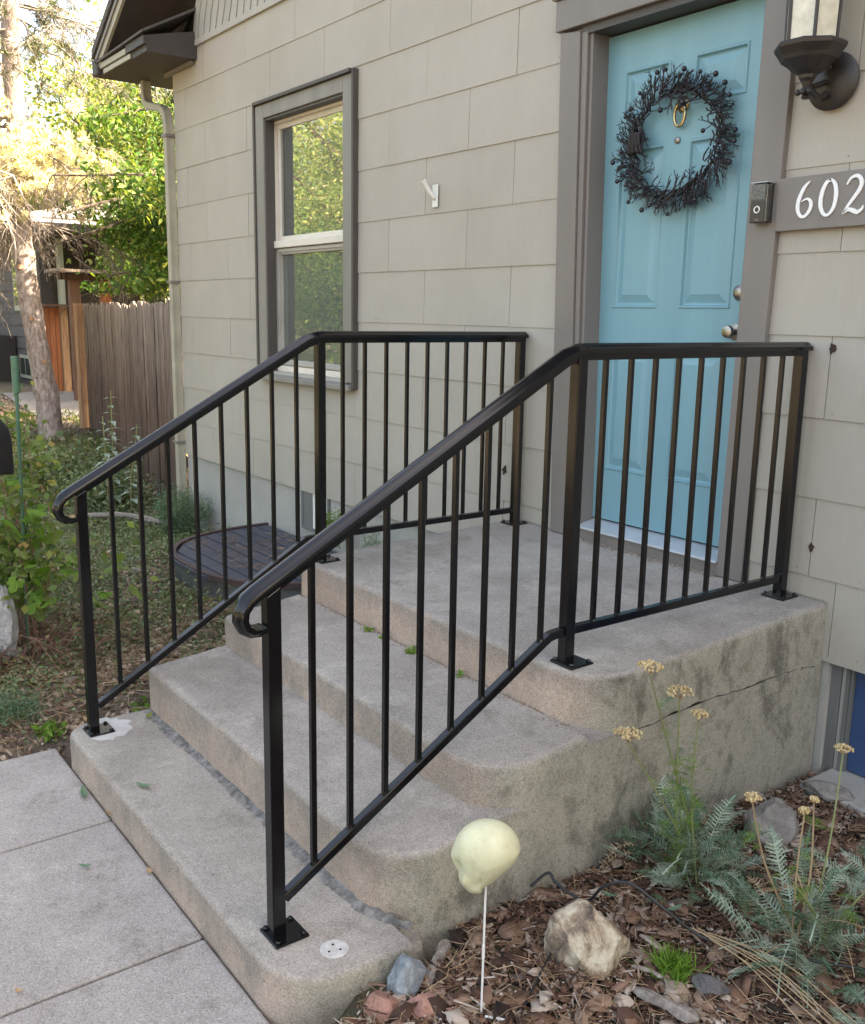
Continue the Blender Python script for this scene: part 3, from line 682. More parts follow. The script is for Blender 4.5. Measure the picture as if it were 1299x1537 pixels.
# boxed eave return at the corner
er = hp(MB().hexa([(-4.62, -.38, 3.47), (-3.66, -.38, 3.47), (-3.66, -.001, 3.47), (-4.62, -.001, 3.47), (-4.62, -.38, 3.545), (-3.66, -.38, 3.575), (-3.66, -.001, 3.66), (-4.62, -.001, 3.56)]), 'eave_return', 'soffit_brown')
MB().hexa([(-4.66, -.42, 3.558), (-3.63, -.42, 3.582), (-3.63, -.001, 3.80), (-4.66, -.001, 3.62), (-4.66, -.42, 3.575), (-3.63, -.42, 3.598), (-3.63, -.001, 3.82), (-4.66, -.001, 3.64)]).build('return_roof', 'shingle_roof', er)
MB().box(-4.60, -4.03, -.402, -.381, 3.515, 3.556).build('fascia_board', 'fascia_tan', er, bevel=.003)
MB().box(-4.55, -3.96, -.394, -.3805, 3.472, 3.506).build('fascia_board', 'fascia_tan', er, bevel=.003)
MB().box(-4.02, -3.655, -.402, -.381, 3.515, 3.57).build('fascia_board', 'soffit_brown', er)
MB().box(-4.23, -3.70, -.035, -.014, 3.44, 3.469).build('bed_mould', 'trim_paint', er)
hp(MB().box(-4.62, HX0-.002, .001, HY1, 3.47, 3.50), 'soffit', 'soffit_brown')
hp(MB().box(-4.74, -4.62, -.42, HY1, 3.475, 3.60), 'gutter', 'soffit_brown', bevel=.012)
# downspout: outlet, offset elbow, leader down the corner
m = MB(); 
def dspipe(pts, w_=.036, d_=.028):
    P = [Vector(p) for p in pts]; vs = []; fs = []
    for i, p in enumerate(P):
        a = (P[i]-P[i-1]) if i else (P[1]-P[0]); b = (P[i+1]-P[i]) if i < len(P)-1 else a
        t_ = (a.normalized()+b.normalized()).normalized(); side_ = Vector((0, 1, 0)); other = t_.cross(side_).normalized()
        side_ = other.cross(t_).normalized()
        for (u_, v_) in ((-.8, -1), (-.2, -.86), (.2, -.86), (.8, -1), (1, -.8), (1, .8), (.8, 1), (.2, .86), (-.2, .86), (-.8, 1), (-1, .8), (-1, -.8)): vs.append(p+side_*w_*u_+other*d_*v_)
    for i in range(len(P)-1):
        for k in range(12): fs.append((i*12+k, i*12+(k+1) % 12, (i+1)*12+(k+1) % 12, (i+1)*12+k))
    return MB().add(vs, fs)
dsm = dspipe([(-4.58, -.05, 3.48), (-4.58, -.05, 3.38), (-4.57, -.05, 3.33), (-4.53, -.05, 3.29), (-4.45, -.05, 3.265), (-4.27, -.04, 3.225), (-4.21, -.036, 3.19), (-4.18, -.034, 3.12), (-4.175, -.034, 3.04), (-4.170, -.034, .35), (-4.165, -.034, .05)])
ds = hp(dsm, 'downspout', 'fascia_tan', smooth=True)
for z in (3.0, 1.9, .62): MB().box(-4.222, -4.132, -.078, .003, z, z+.02).build('strap', 'trim_paint', ds)

# ---- window
win = hp(MB().box(-2.615, -2.585, .045, .12, 1.325, 2.93).box(-1.615, -1.585, .045, .12, 1.325, 2.93).box(-2.585, -1.615, .045, .12, 2.885, 2.93).box(-2.585, -1.615, .045, .12, 1.295, 1.335).box(-2.585, -1.615, .03, .12, 2.105, 2.15), 'window', 'vinyl', bevel=.004)
def wp(mb, n_, mt, **k): return mb.build(n_, mt, win, **k)
# flat casings butt together, backed by a raised outer edge strip
wp(MB().box(-2.70, -2.59, -.030, .004, 1.285, 3.0), 'casing', 'window_trim', bevel=.003)
wp(MB().box(-1.60, -1.495, -.030, .004, 1.285, 3.0), 'casing', 'window_trim', bevel=.003)
wp(MB().box(-2.588, -1.602, -.030, .004, 2.915, 3.0), 'casing', 'window_trim', bevel=.003)
wp(MB().box(-2.725, -2.702, -.040, .004, 1.25, 3.02), 'edge_strip', 'trim_dark', bevel=.002)
wp(MB().box(-1.493, -1.472, -.040, .004, 1.25, 3.02), 'edge_strip', 'trim_dark', bevel=.002)
wp(MB().box(-2.70, -1.495, -.052, .004, 3.002, 3.022), 'drip_cap', 'trim_dark', bevel=.002)
wp(MB().hexa([(-2.70, -.062, 1.238), (-1.495, -.062, 1.238), (-1.495, .044, 1.245), (-2.70, .044, 1.245), (-2.70, -.062, 1.268), (-1.495, -.062, 1.268), (-1.495, .044, 1.283), (-2.70, .044, 1.283)]), 'sill', 'window_trim', bevel=.004)
# jamb liner strips in the recess
wp(MB().box(-2.5895, -2.575, -.018, .044, 1.285, 2.913), 'jamb', 'trim_dark')
wp(MB().box(-1.615, -1.6005, -.018, .044, 1.285, 2.913), 'jamb', 'trim_dark')
wp(MB().box(-2.574, -1.616, -.018, .044, 2.899, 2.913), 'jamb', 'trim_dark')
# upper sash and lower sash
def frame(x0, x1, z0, z1, w_, y0, y1):
    return MB().box(x0, x0+w_, y0, y1, z0, z1).box(x1-w_, x1, y0, y1, z0, z1).box(x0+w_, x1-w_, y0, y1, z0, z0+w_).box(x0+w_, x1-w_, y0, y1, z1-w_, z1)
us = wp(frame(-2.584, -1.616, 2.151, 2.884, .030, .07, .10), 'sash', 'vinyl', bevel=.002)
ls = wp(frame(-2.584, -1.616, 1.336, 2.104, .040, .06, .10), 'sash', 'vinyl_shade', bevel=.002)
wp(MB().box(-2.554, -1.646, .080, .084, 2.181, 2.854), 'pane', 'glass')
wp(MB().box(-2.544, -1.656, .080, .084, 1.376, 2.064), 'pane', 'glass_screened')
sc_ = MB()
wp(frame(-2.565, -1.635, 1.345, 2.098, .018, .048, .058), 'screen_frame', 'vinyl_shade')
for i in range(62):
    z = 1.34+i*.0252
    wp(MB().hexa([(-2.47, .102, z), (-1.66, .102, z), (-1.66, .114, z+.017), (-2.47, .114, z+.017), (-2.47, .102, z+.0015), (-1.66, .102, z+.0015), (-1.66, .114, z+.0185), (-2.47, .114, z+.0185)]), 'blind_slat', 'blind_slat')
# ---- foundation vent
v = hp(MB().box(-2.17, -1.83, .02, .05, .29, .55), 'vent', 'dark_room')
frame(-2.18, -1.82, .28, .56, .022, -.004, .019).build('vent_frame', 'vent_grey', v)
MB().box(-2.16, -2.035, .0, .018, .302, .538).build('vent_cover', 'vent_grey', v)
MB().box(-2.034, -1.84, .002, .018, .302, .538).build('vent_cover', 'white_plastic', v)
# ---- basement window in its well, right of the steps
bw = hp(MB().box(1.710, 2.6, .055, .13, .12, .50), 'basement_window', 'blue_panel')
MB().box(1.612, 1.668, .03, .13, .02, .512).build('jamb', 'galv', bw)
MB().box(1.670, 1.684, .036, .13, .02, .512).build('jamb', 'foundation', bw)
MB().box(1.686, 1.697, .030, .13, .02, .512).build('jamb', 'galv', bw)
MB().box(1.699, 1.708, .040, .13, .02, .512).build('jamb', 'galv', bw)
MB().box(1.66, 2.6, -.16, .09, -.1, .115).build('well_floor', 'foundation', bw, bevel=.01)
# ---- door frame, slightly out of plumb like the old wall
df = hp(MB().hexa([(.232, -.032, .724), (.345, -.032, .724), (.345, .004, .724), (.232, .004, .724), (.168, -.032, 2.86), (.283, -.032, 2.845), (.283, .004, 2.845), (.168, .004, 2.86)]), 'door_frame', 'trim_paint', bevel=.003)
MB().hexa([(1.155, -.032, .724), (1.268, -.032, .724), (1.268, .004, .724), (1.155, .004, .724), (1.178, -.032, 2.862), (1.302, -.032, 2.862), (1.302, .004, 2.862), (1.178, .004, 2.862)]).build('casing', 'trim_paint', df, bevel=.003)
MB().box(.145, 1.33, -.042, .004, 2.864, 2.985).build('head_casing', 'trim_paint', df, bevel=.004)
MB().box(.13, 1.345, -.055, .004, 2.987, 3.01).build('head_cap', 'trim_paint', df, bevel=.004)
def strip(xb0, xb1, xt0, xt1, y0, y1, zt, mt, nm='jamb'):
    MB().hexa([(xb0, y0, .76), (xb1, y0, .76), (xb1, y1, .76), (xb0, y1, .76), (xt0, y0, zt), (xt1, y0, zt), (xt1, y1, zt), (xt0, y1, zt)]).build(nm, mt, df, bevel=.002)
strip(.347, .366, .286, .318, -.022, .10, 2.84, 'trim_paint'); strip(.368, .384, .320, .338, -.008, .10, 2.835, 'trim_paint')
strip(.300, .324, .300, .324, .076, .15, 2.83, 'trim_dark'); strip(.324, .3275, .324, .3275, .080, .10, 2.82, 'trim_paint', 'weatherstrip')
strip(1.135, 1.153, 1.150, 1.176, .0, .10, 2.84, 'trim_paint')
MB().box(.286, 1.178, -.020, .10, 2.832, 2.862).build('head_jamb', 'trim_dark', df)
th = hp(MB().hexa([(.386, -.030, .768), (1.15, -.030, .768), (1.15, .10, .775), (.386, .10, .775), (.386, -.030, .778), (1.15, -.030, .778), (1.15, .10, .800), (.386, .10, .800)]), 'threshold', 'sill_metal', bevel=.003)
MB().box(.346, 1.154, -.018, .09, .722, .7665).build('threshold_board', 'trim_paint', th)
# ---- door: stiles and rails with six moulded panels
DX0, DX1, DZ0, DZ1, DY = .326, 1.165, .806, 2.826, .085
pans = [(.440, .680, 2.50, 2.68), (.795, 1.040, 2.50, 2.68), (.432, .678, 1.73, 2.372), (.792, 1.038, 1.73, 2.372), (.432, .676, 1.032, 1.565), (.785, 1.030, 1.032, 1.565)]
xs = sorted({DX0, DX1, .432, .440, .676, .678, .680, .785, .792, .795, 1.030, 1.038, 1.040}); zs = sorted({DZ0, DZ1, 1.032, 1.565, 1.73, 2.372, 2.50, 2.68})
m = MB()
for i in range(len(xs)-1):
    for j in range(len(zs)-1):
        cx, cz = (xs[i]+xs[i+1])/2, (zs[j]+zs[j+1])/2
        if not any(p[0] < cx < p[1] and p[2] < cz < p[3] for p in pans):
            m.add([(xs[i], DY, zs[j]), (xs[i+1], DY, zs[j]), (xs[i+1], DY, zs[j+1]), (xs[i], DY, zs[j+1])], [(0, 1, 2, 3)])
m.box(DX0, DX1, DY+.014, DY+.045, DZ0, DZ1)
door = hp(m, 'door', 'door_paint')
for (a, b, c, d) in pans:
    rings = [(0, DY), (.004, DY-.0045), (.010, DY-.0045), (.016, DY+.007), (.021, DY+.009), (.027, DY+.008), (.052, DY+.001), (.055, DY)]
    V = []; F = []
    for (o_, y) in rings: V += [(a+o_, y, c+o_), (b-o_, y, c+o_), (b-o_, y, d-o_), (a+o_, y, d-o_)]
    for i in range(len(rings)-1):
        for k in range(4): F.append((i*4+k, i*4+(k+1) % 4, i*4+4+(k+1) % 4, i*4+4+k))
    L_ = (len(rings)-1)*4; F.append((L_, L_+1, L_+2, L_+3))
    MB().add(V, F).build('door_panel', 'door_paint', door)
def knobset(x, z, prof, nm, mt='nickel'): MB().rev(prof, (x, DY, z), 'y', 20).build(nm, mt, door, smooth=True)
knobset(1.082, 1.79, [(.030, 0), (.030, -.008), (.022, -.014), (.018, -.018), (.012, -.020)], 'deadbolt')
knobset(1.072, 1.645, [(.031, 0), (.030, -.008), (.013, -.012), (.012, -.030), (.021, -.036), (.025, -.046), (.022, -.056), (.010, -.060)], 'door_knob')
knobset(.735, 2.375, [(.0001, -.001), (.013, -.001), (.013, -.006), (.009, -.009), (.0001, -.009)], 'peephole', 'nickel')
kn = MB()
kn.rev([(.030, 0), (.030, -.006), (.024, -.010), (.001, -.011)], (.752, DY, 2.505), 'y', 20)
ring_ = [(.752+.026*math.sin(a), DY-.02, 2.465+.042*math.cos(a)) for a in np.linspace(0, 2*math.pi, 25)]
kn.tube(ring_, .0065, 8); kn.build('knocker', 'brass', door, smooth=True)

# bullet-hole sized siding damage and small patch beside the rail posts
for (x, z, s_) in ((1.53, 1.60, 1.), (1.527, .907, .9), (-.13, .955, 1.3)):
    P = [(x+s_*.013*math.cos(a)*random.uniform(.3, 1.2), -.0105, z+s_*.018*math.sin(a)*random.uniform(.4, 1.2)) for a in np.linspace(0, 2*math.pi, 11)[:-1]]
    hp(MB().prism(P, (0, .01, 0)), 'old_anchor_hole', 'hole_dark')

# ------------------------------------------------------------------ things on the wall
t = thing('wreath', 'round wreath of black twigs and berries hanging on the blue door', 'wreath', (.745, .03, 2.365))
CX, CZ, CY = .745, 2.362, .045
P0s, P1s, r0s, r1s = [], [], [], []
rg = random.Random(3)
def rp(a, r_, y=0): return np.array([CX+r_*math.cos(a), CY+y, CZ+r_*.93*math.sin(a)])
def sprig(p, a, ln, r_, dep):
    # a is the heading in the wreath plane; the twigs sweep one way round the ring
    tip = p+np.array([math.cos(a)*ln, rg.uniform(-.35, .2)*ln, math.sin(a)*ln])
    P0s.append(p); P1s.append(tip); r0s.append(r_); r1s.append(r_*.75)
    if dep:
        for k in range(rg.choice((2, 2, 3))):
            q = p+(tip-p)*rg.uniform(.45, 1)
            sprig(q, a+rg.uniform(-.75, .75), ln*rg.uniform(.5, .8), r_*.75, dep-1)
    return tip
berries = []
for k in range(150):
    a = 2*math.pi*k/150+rg.uniform(-.03, .03); rad = .204+rg.uniform(-.016, .016)
    head = a+math.pi/2*rg.uniform(.2, .75)*(-1)
    if rg.random() < .12: head = a+math.pi-rg.uniform(.3, .8)
    tip = sprig(rp(a, rad, rg.uniform(-.02, .02)), head, rg.uniform(.036, .060), .0034, 3)
for k in range(120):   # woven ring
    a = rg.uniform(0, 2*math.pi); r_ = .203+rg.uniform(-.014, .014); da = rg.uniform(.18, .4)
    y = rg.uniform(-.02, .02); pr_ = rp(a, r_, y)
    for s_ in range(1, 4):
        q = rp(a-da*s_/3, r_+rg.uniform(-.008, .012), y+rg.uniform(-.008, .008)); P0s.append(pr_); P1s.append(q); r0s.append(.0036); r1s.append(.0034); pr_ = q
V, F = sticks3(np.array(P0s), np.array(P1s), np.array(r0s), np.array(r1s))
link('twig_ring', rawmesh('twig_ring', V, F, 'twig_black'), t)
bm_ = MB().ball((0, 0, 0), .0095, 10).mesh('berry', 'berry_black', True)
for k in range(30):
    a = 2*math.pi*k/30*1.0+rg.uniform(-.1, .1); r_ = rg.choice((.26, .28, .30, .245, .155, .29))
    p = rp(a, r_, rg.uniform(-.03, .0)); b_ = link('berry', bm_, t); b_.location = p; b_.scale = (rg.uniform(.8, 1.15),)*3
    MB().tube([p, p+(rp(a, .2)-p)*.5+np.array([0, 0, .01]), rp(a+.15, .2)], .0018, 4, False).build('berry_stalk', 'twig_black', t)
m = MB()
for k in range(46):
    x = CX-.178+rg.uniform(-.026, .026); y = CY-.012+rg.uniform(-.026, .02); z = CZ+.01
    m.tube([(x+rg.uniform(-.01, .01), y, z-.03), (x+rg.uniform(-.004, .004), y-.004, z), (x+rg.uniform(-.01, .01), y, z+.045)], .0022, 4, False)
m.build('twig_bundle', 'twig_black', t)

t = thing('wall_lantern', 'bronze hexagonal porch lantern with seeded glass on round wall plate, above the house number', 'lantern', (1.445, 0, 2.46))
LX, LY = 1.44, -.150
MB().rev([(.088, 0), (.090, -.010), (.082, -.018), (.050, -.026), (.03, -.034), (.001, -.036)], (1.448, -.014, 2.455), 'y', 28).build('wall_plate', 'iron_brown', t, smooth=True)
MB().rev([(.012, 2.385), (.016, 2.392), (.010, 2.402), (.020, 2.410), (.013, 2.422), (.018, 2.436), (.026, 2.446), (.028, 2.456), (.050, 2.468), (.066, 2.484), (.088, 2.498), (.094, 2.510), (.110, 2.532), (.112, 2.541), (.106, 2.548), (.086, 2.552)], (LX, LY, 0), n=8, ang0=R(22.5)).build('base_bowl', 'iron_brown', t)
MB().tube([(LX, -.03, 2.425), (LX, -.06, 2.400), (LX, -.10, 2.400), (LX, -.135, 2.418), (LX, LY, 2.425)], [.013, .012, .012, .011, .010], 8).tube([(LX, -.03, 2.455), (LX, -.075, 2.440), (LX, -.12, 2.425)], .009, 8).tube([(LX+.006, -.028, 2.475), (LX+.006, -.05, 2.5), (LX+.006, -.06, 2.545)], .010, 8).build('arm', 'iron_brown', t, smooth=True)
m = MB()
for q_ in ((.018, -.05), (-.022, -.045), (0, -.07)): m.ball((LX+q_[0], LY-.0+q_[1]*.3, 2.405), .010, 8)
m.build('finial', 'iron_brown', t, smooth=True)
for k in range(6):
    a0, a1 = R(60*k+10), R(60*k+70); r_ = .082
    x0, y0, x1, y1 = LX+r_*math.cos(a0), LY+r_*math.sin(a0), LX+r_*math.cos(a1), LY+r_*math.sin(a1)
    MB().tube([(x0, y0, 2.548), (LX+(x0-LX)*1.06, LY+(y0-LY)*1.06, 2.80)], .0065, 6).build('mullion', 'iron_brown', t)
    MB().hexa([(x0, y0, 2.552), (x1, y1, 2.552), (LX+(x1-LX)*.96, LY+(y1-LY)*.96, 2.552), (LX+(x0-LX)*.96, LY+(y0-LY)*.96, 2.552), (LX+(x0-LX)*1.05, LY+(y0-LY)*1.05, 2.795), (LX+(x1-LX)*1.05, LY+(y1-LY)*1.05, 2.795), (LX+(x1-LX)*1.01, LY+(y1-LY)*1.01, 2.795), (LX+(x0-LX)*1.01, LY+(y0-LY)*1.01, 2.795)]).build('glass_pane', 'lantern_glass', t)
MB().rev([(.11, 2.797), (.125, 2.80), (.12, 2.815), (.06, 2.88), (.02, 2.91)], (LX, LY, 0), n=6, ang0=R(10)).build('lantern_roof', 'iron_brown', t)

t = thing('doorbell', 'black video doorbell with ring-shaped button and chrome edge on the door casing', 'doorbell', (1.235, -.03, 2.09))
MB().box(1.205, 1.272, -.050, -.0325, 2.022, 2.155).build('back_box', 'bell_black', t, bevel=.003)
MB().box(1.209, 1.268, -.074, -.0505, 2.022, 2.152).build('body', 'bell_black', t, bevel=.004)
MB().box(1.211, 1.266, -.0765, -.0745, 2.024, 2.096).build('face_plate', 'bell_bronze', t, bevel=.001)
MB().box(1.211, 1.266, -.0765, -.0745, 2.098, 2.150).build('camera_window', 'bell_lens', t, bevel=.001)
m = MB(); ringp = [(1.2385+.0105*math.cos(a), -.0775, 2.066+.0105*math.sin(a)) for a in np.linspace(0, 2*math.pi, 25)]
m.tube(ringp, .0022, 6).build('button_ring', 'white_paint', t, smooth=True)
MB().box(1.2685, 1.2715, -.070, -.055, 2.026, 2.148).build('chrome_edge', 'nickel', t)
MB().box(1.205, 1.272, -.074, -.034, 2.1555, 2.158).build('top_cap', 'sill_metal', t)
def text_obj(s_, size, name, mat, parent, loc, ext=.001):
    cu = bpy.data.curves.new(name, 'FONT'); cu.body = s_; cu.size = size; cu.extrude = ext; cu.align_x = 'CENTER'
    to = bpy.data.objects.new(name, cu); COL.objects.link(to)
    me = bpy.data.meshes.new_from_object(to); bpy.data.objects.remove(to)
    me.materials.append(MATS[mat]); me.transform(Matrix.Translation(loc) @ Matrix.Rotation(R(90), 4, 'X'))
    return link(name, me, parent)
text_obj('ring', .011, 'lettering', 'nickel', t, (1.2385, -.0767, 2.030), .0003)

t = thing('house_number_sign', 'grey-brown board with white numerals 602 beside the doorbell', 'sign', (1.45, -.03, 2.08))
MB().hexa([(1.286, -.034, 1.992), (2.02, -.034, 1.997), (2.02, -.0135, 1.997), (1.286, -.0135, 1.992), (1.282, -.034, 2.166), (2.02, -.034, 2.172), (2.02, -.0135, 2.172), (1.282, -.0135, 2.166)]).build('board', 'trim_paint', t, bevel=.002)
def stroke(pts, ws, name):
    """calligraphic stroke: polyline with a width at each point, smoothed, extruded"""
    P = [Vector((p[0], 0, p[1])) for p in pts]; dense = []; wd = []
    for i in range(len(P)-1):
        p0, p1, p2, p3 = P[max(0, i-1)], P[i], P[i+1], P[min(len(P)-1, i+2)]
        for s_ in np.linspace(0, 1, 7)[:-1]:
            dense.append(.5*((2*p1)+(-p0+p2)*s_+(2*p0-5*p1+4*p2-p3)*s_*s_+(-p0+3*p1-3*p2+p3)*s_**3)); wd.append(ws[i]*(1-s_)+ws[i+1]*s_)
    dense.append(P[-1]); wd.append(ws[-1]); V = []; F = []
    for i, p in enumerate(dense):
        t_ = (dense[min(i+1, len(dense)-1)]-dense[max(0, i-1)]).normalized(); nr = Vector((-t_.z, 0, t_.x))
        V += [p+nr*wd[i]/2+Vector((0, -.0395, 0)), p-nr*wd[i]/2+Vector((0, -.0395, 0)), p-nr*wd[i]/2+Vector((0, -.0345, 0)), p+nr*wd[i]/2+Vector((0, -.0345, 0))]
    for i in range(len(dense)-1):
        for k in range(4): F.append((i*4+k, i*4+(k+1) % 4, i*4+4+(k+1) % 4, i*4+4+k))
    F += [(0, 1, 2, 3), tuple(len(V)-4+k for k in (3, 2, 1, 0))]
    MB().add(V, F).build(name, 'white_paint', t, bevel=.0006)
x6, zc = 1.398, 2.086
stroke([(x6+.012, 2.148), (x6-.008, 2.128), (x6-.024, 2.092), (x6-.026, 2.060), (x6-.014, 2.038), (x6+.004, 2.036), (x6+.020, 2.056), (x6+.022, 2.078), (x6+.010, 2.091), (x6-.006, 2.088), (x6-.014, 2.082)], [.004, .012, .014, .013, .011, .010, .012, .012, .008, .005, .002], 'numeral')
x0_ = 1.482
stroke([(x0_+.006, 2.146), (x0_-.012, 2.136), (x0_-.025, 2.104), (x0_-.026, 2.066), (x0_-.012, 2.038), (x0_+.006, 2.036), (x0_+.022, 2.058), (x0_+.027, 2.096), (x0_+.020, 2.130), (x0_+.004, 2.146), (x0_-.006, 2.143)], [.010, .012, .014, .014, .010, .009, .012, .014, .012, .007, .003], 'numeral')
x2_ = 1.568
stroke([(x2_-.024, 2.124), (x2_-.010, 2.144), (x2_+.012, 2.148), (x2_+.026, 2.130), (x2_+.022, 2.108), (x2_+.006, 2.084), (x2_-.012, 2.060), (x2_-.028, 2.036)], [.005, .009, .012, .013, .013, .012, .010, .006], 'numeral')
stroke([(x2_-.030, 2.034), (x2_-.012, 2.046), (x2_+.006, 2.042), (x2_+.020, 2.036), (x2_+.034, 2.044), (x2_+.040, 2.056)], [.005, .012, .014, .013, .009, .003], 'numeral')

t = thing('flag_bracket', 'white flagpole bracket screwed to the siding beside the window', 'bracket', (-.72, -.012, 2.28))
MB().hexa([(-.745, -.018, 2.225), (-.70, -.018, 2.225), (-.70, -.012, 2.225), (-.745, -.012, 2.225), (-.745, -.018, 2.335), (-.70, -.018, 2.335), (-.70, -.012, 2.335), (-.745, -.012, 2.335)]).build('plate', 'white_plastic', t, bevel=.002)
MB().tube([(-.722, -.018, 2.268), (-.724, -.032, 2.278), (-.730, -.044, 2.296)], [.012, .013, .012], 10).build('knuckle', 'white_plastic', t, smooth=True)
MB().tube([(-.729, -.042, 2.293), (-.742, -.062, 2.330)], [.011, .0125], 12, False).tube([(-.742, -.062, 2.330), (-.750, -.074, 2.352)], [.0135, .021], 12, False).tube([(-.729, -.042, 2.293), (-.750, -.074, 2.352)], [.008, .015], 12, False).build('socket', 'white_plastic', t, smooth=True)
MB().tube([(-.735, -.050, 2.318), (-.737, -.052, 2.332)], .003, 6).build('thumb_screw', 'nickel', t)

# ------------------------------------------------------------------ window well cover
t = thing('well_cover', 'dark ribbed half-round cover with brown rim over the basement window well', 'well cover', (-1.9, -.4, .18))
def dshape(cx, hw, dep, yw, n=28, pw=2.6):
    return [(cx-hw*abs(math.cos(a))**(2/pw)*(1 if math.cos(a) > 0 else -1), yw-dep*abs(math.sin(a))**(2/pw)) for a in np.linspace(0, math.pi, n)]
def ring_solid(o1, o2, z0, z1):
    V = []; n = len(o1)
    for (x, y) in o1: V += [(x, y, z0), (x, y, z1)]
    for (x, y) in o2: V += [(x, y, z0), (x, y, z1)]
    F = []
    for i in range(n-1):
        a, b = 2*i, 2*i+2; c, d = 2*n+2*i, 2*n+2*i+2
        F += [(a, b, b+1, a+1), (c, c+1, d+1, d), (a+1, b+1, d+1, c+1), (a, c, d, b)]
    return MB().add(V, F)
WCX = -1.86
so1 = dshape(WCX, .80, .93, -.02); so2 = dshape(WCX, .768, .898, -.02)
ring_solid(so1, so2, .196, .228).build('rim', 'well_rim', t)
ring_solid(dshape(WCX, .77, .90, -.02), dshape(WCX, .745, .875, -.02), -.06, .195).build('well_wall', 'well_steel', t)
y = -.03; 
while y > -.89:
    w_ = .755*max(0, 1-((-.02-y)/.885)**2.6)**(1/2.6)
    y2 = y-.098; w2 = .755*max(0.05, 1-min(1, ((-.02-y2)/.885))**2.6)**(1/2.6)
    if w2 > .2:
        pnl = MB()
        pnl.hexa([(WCX-w2, y2, .19), (WCX+w2, y2, .19), (WCX+w_, y, .19), (WCX-w_, y, .19), (WCX-w2, y2, .218), (WCX+w2, y2, .218), (WCX+w_, y, .218), (WCX-w_, y, .218)]).build('slat', 'well_panel', t)
        MB().box(WCX-w2*.97, WCX+w2*.97, y2-.006, y2+.004, .2185, .226).build('rib', 'well_panel', t)
    y -= .104
wv_cover = t

# ------------------------------------------------------------------ fence, gate, arbor
t = thing('fence', 'weathered brown board fence running back from the house corner', 'fence', (-7.5, .7, 0))
FA, FB = Vector((-4.55, .12, 0)), Vector((-10.9, 1.30, 0)); fd = (FB-FA).normalized(); fn = Vector((fd.y, -fd.x, 0))
if fn.y > 0: fn = -fn
L_ = (FB-FA).length; nb = 42; bw_ = L_/nb; rg = random.Random(5)
for k in range(nb):
    a = FA+fd*(k*bw_+.003); b = FA+fd*((k+1)*bw_-.003); h = 1.755+rg.uniform(-.02, .02); o_ = fn*rg.uniform(-.006, .006)
    zb0 = float(gz(a.x, a.y))-.03
    n3 = fn*.018
    poly = [(a+o_)+Vector((0, 0, zb0)), (b+o_)+Vector((0, 0, zb0)), (b+o_)+Vector((0, 0, h-.03)), (b-fd*.03+o_)+Vector((0, 0, h)), (a+fd*.03+o_)+Vector((0, 0, h+rg.uniform(-.006, .006))), (a+o_)+Vector((0, 0, h-.03))]
    MB().prism(poly, n3).build('board', 'fence_wood', t)
for z in (.35, 1.45):
    MB().hexa([FA-fn*.06+Vector((0, 0, z)), FB-fn*.06+Vector((0, 0, z)), FB-fn*.012+Vector((0, 0, z)), FA-fn*.012+Vector((0, 0, z)), FA-fn*.06+Vector((0, 0, z+.09)), FB-fn*.06+Vector((0, 0, z+.09)), FB-fn*.012+Vector((0, 0, z+.09)), FA-fn*.012+Vector((0, 0, z+.09))]).build('rail', 'fence_wood', t)
MB().box(-11.08, -10.93, 1.19, 1.37, -.1, 1.76).build('post', 'post_wood', t, bevel=.008)

t = thing('gate', 'orange wooden gate standing open beside the neighbouring house', 'gate', (-17, 2.7, 0))
GA = [(-18.3, 2.52), (-17.35, 2.60)]; 
def vboard(p, q, z0, z1, mat, nm, par, th=.04):
    p, q = Vector((*p, 0)), Vector((*q, 0)); d = (q-p).normalized(); nn = Vector((-d.y, d.x, 0))*th
    MB().prism([p+Vector((0, 0, z0)), q+Vector((0, 0, z0)), q+Vector((0, 0, z1)), p+Vector((0, 0, z1))], nn).build(nm, mat, par)
gp = [(-17.33, 2.30), (-17.28, 2.41), (-17.23, 2.51), (-17.18, 2.61), (-17.15, 2.69)]
for k in range(4): vboard(gp[k], (gp[k+1][0]-.003, gp[k+1][1]-.008), .0, 1.70, 'orange_wood', 'board', t)  # these boards are coloured orange, those past the post brown
MB().box(-17.2, -17.06, 2.70, 2.83, -.05, 1.72).build('post', 'post_wood', t)
for k in range(4): vboard((-17.10+.04*k, 2.85+.085*k), (-17.07+.04*k, 2.925+.085*k), .0, 1.68, 'brown_wood', 'board', t)
MB().box(-17.4, -16.85, 2.3, 3.3, 1.725, 1.765).build('cap', 'brown_wood', t)

t = thing('arbor', 'brown timber arbor with flat beam roof rising behind the fence', 'arbor', (-15, 2.6, 0))
for (y0, y1, mt) in ((2.29, 2.47, 'brown_wood'), (2.86, 3.03, 'orange_wood')): MB().box(-15.1, -14.92, y0, y1, -.05, 2.20).build('post', mt, t, bevel=.006)
MB().box(-15.16, -15.0, 2.14, 3.10, 2.202, 2.32).box(-14.98, -14.90, 2.18, 3.02, 2.202, 2.30).build('beam', 'brown_wood', t, bevel=.006)
for k in range(6):
    z = 2.325+.02*math.sin(k/5*math.pi); MB().box(-15.5+k*.17, -15.36+k*.17, 2.0, 3.42, z, z+.045).build('slat', 'fence_wood', t)

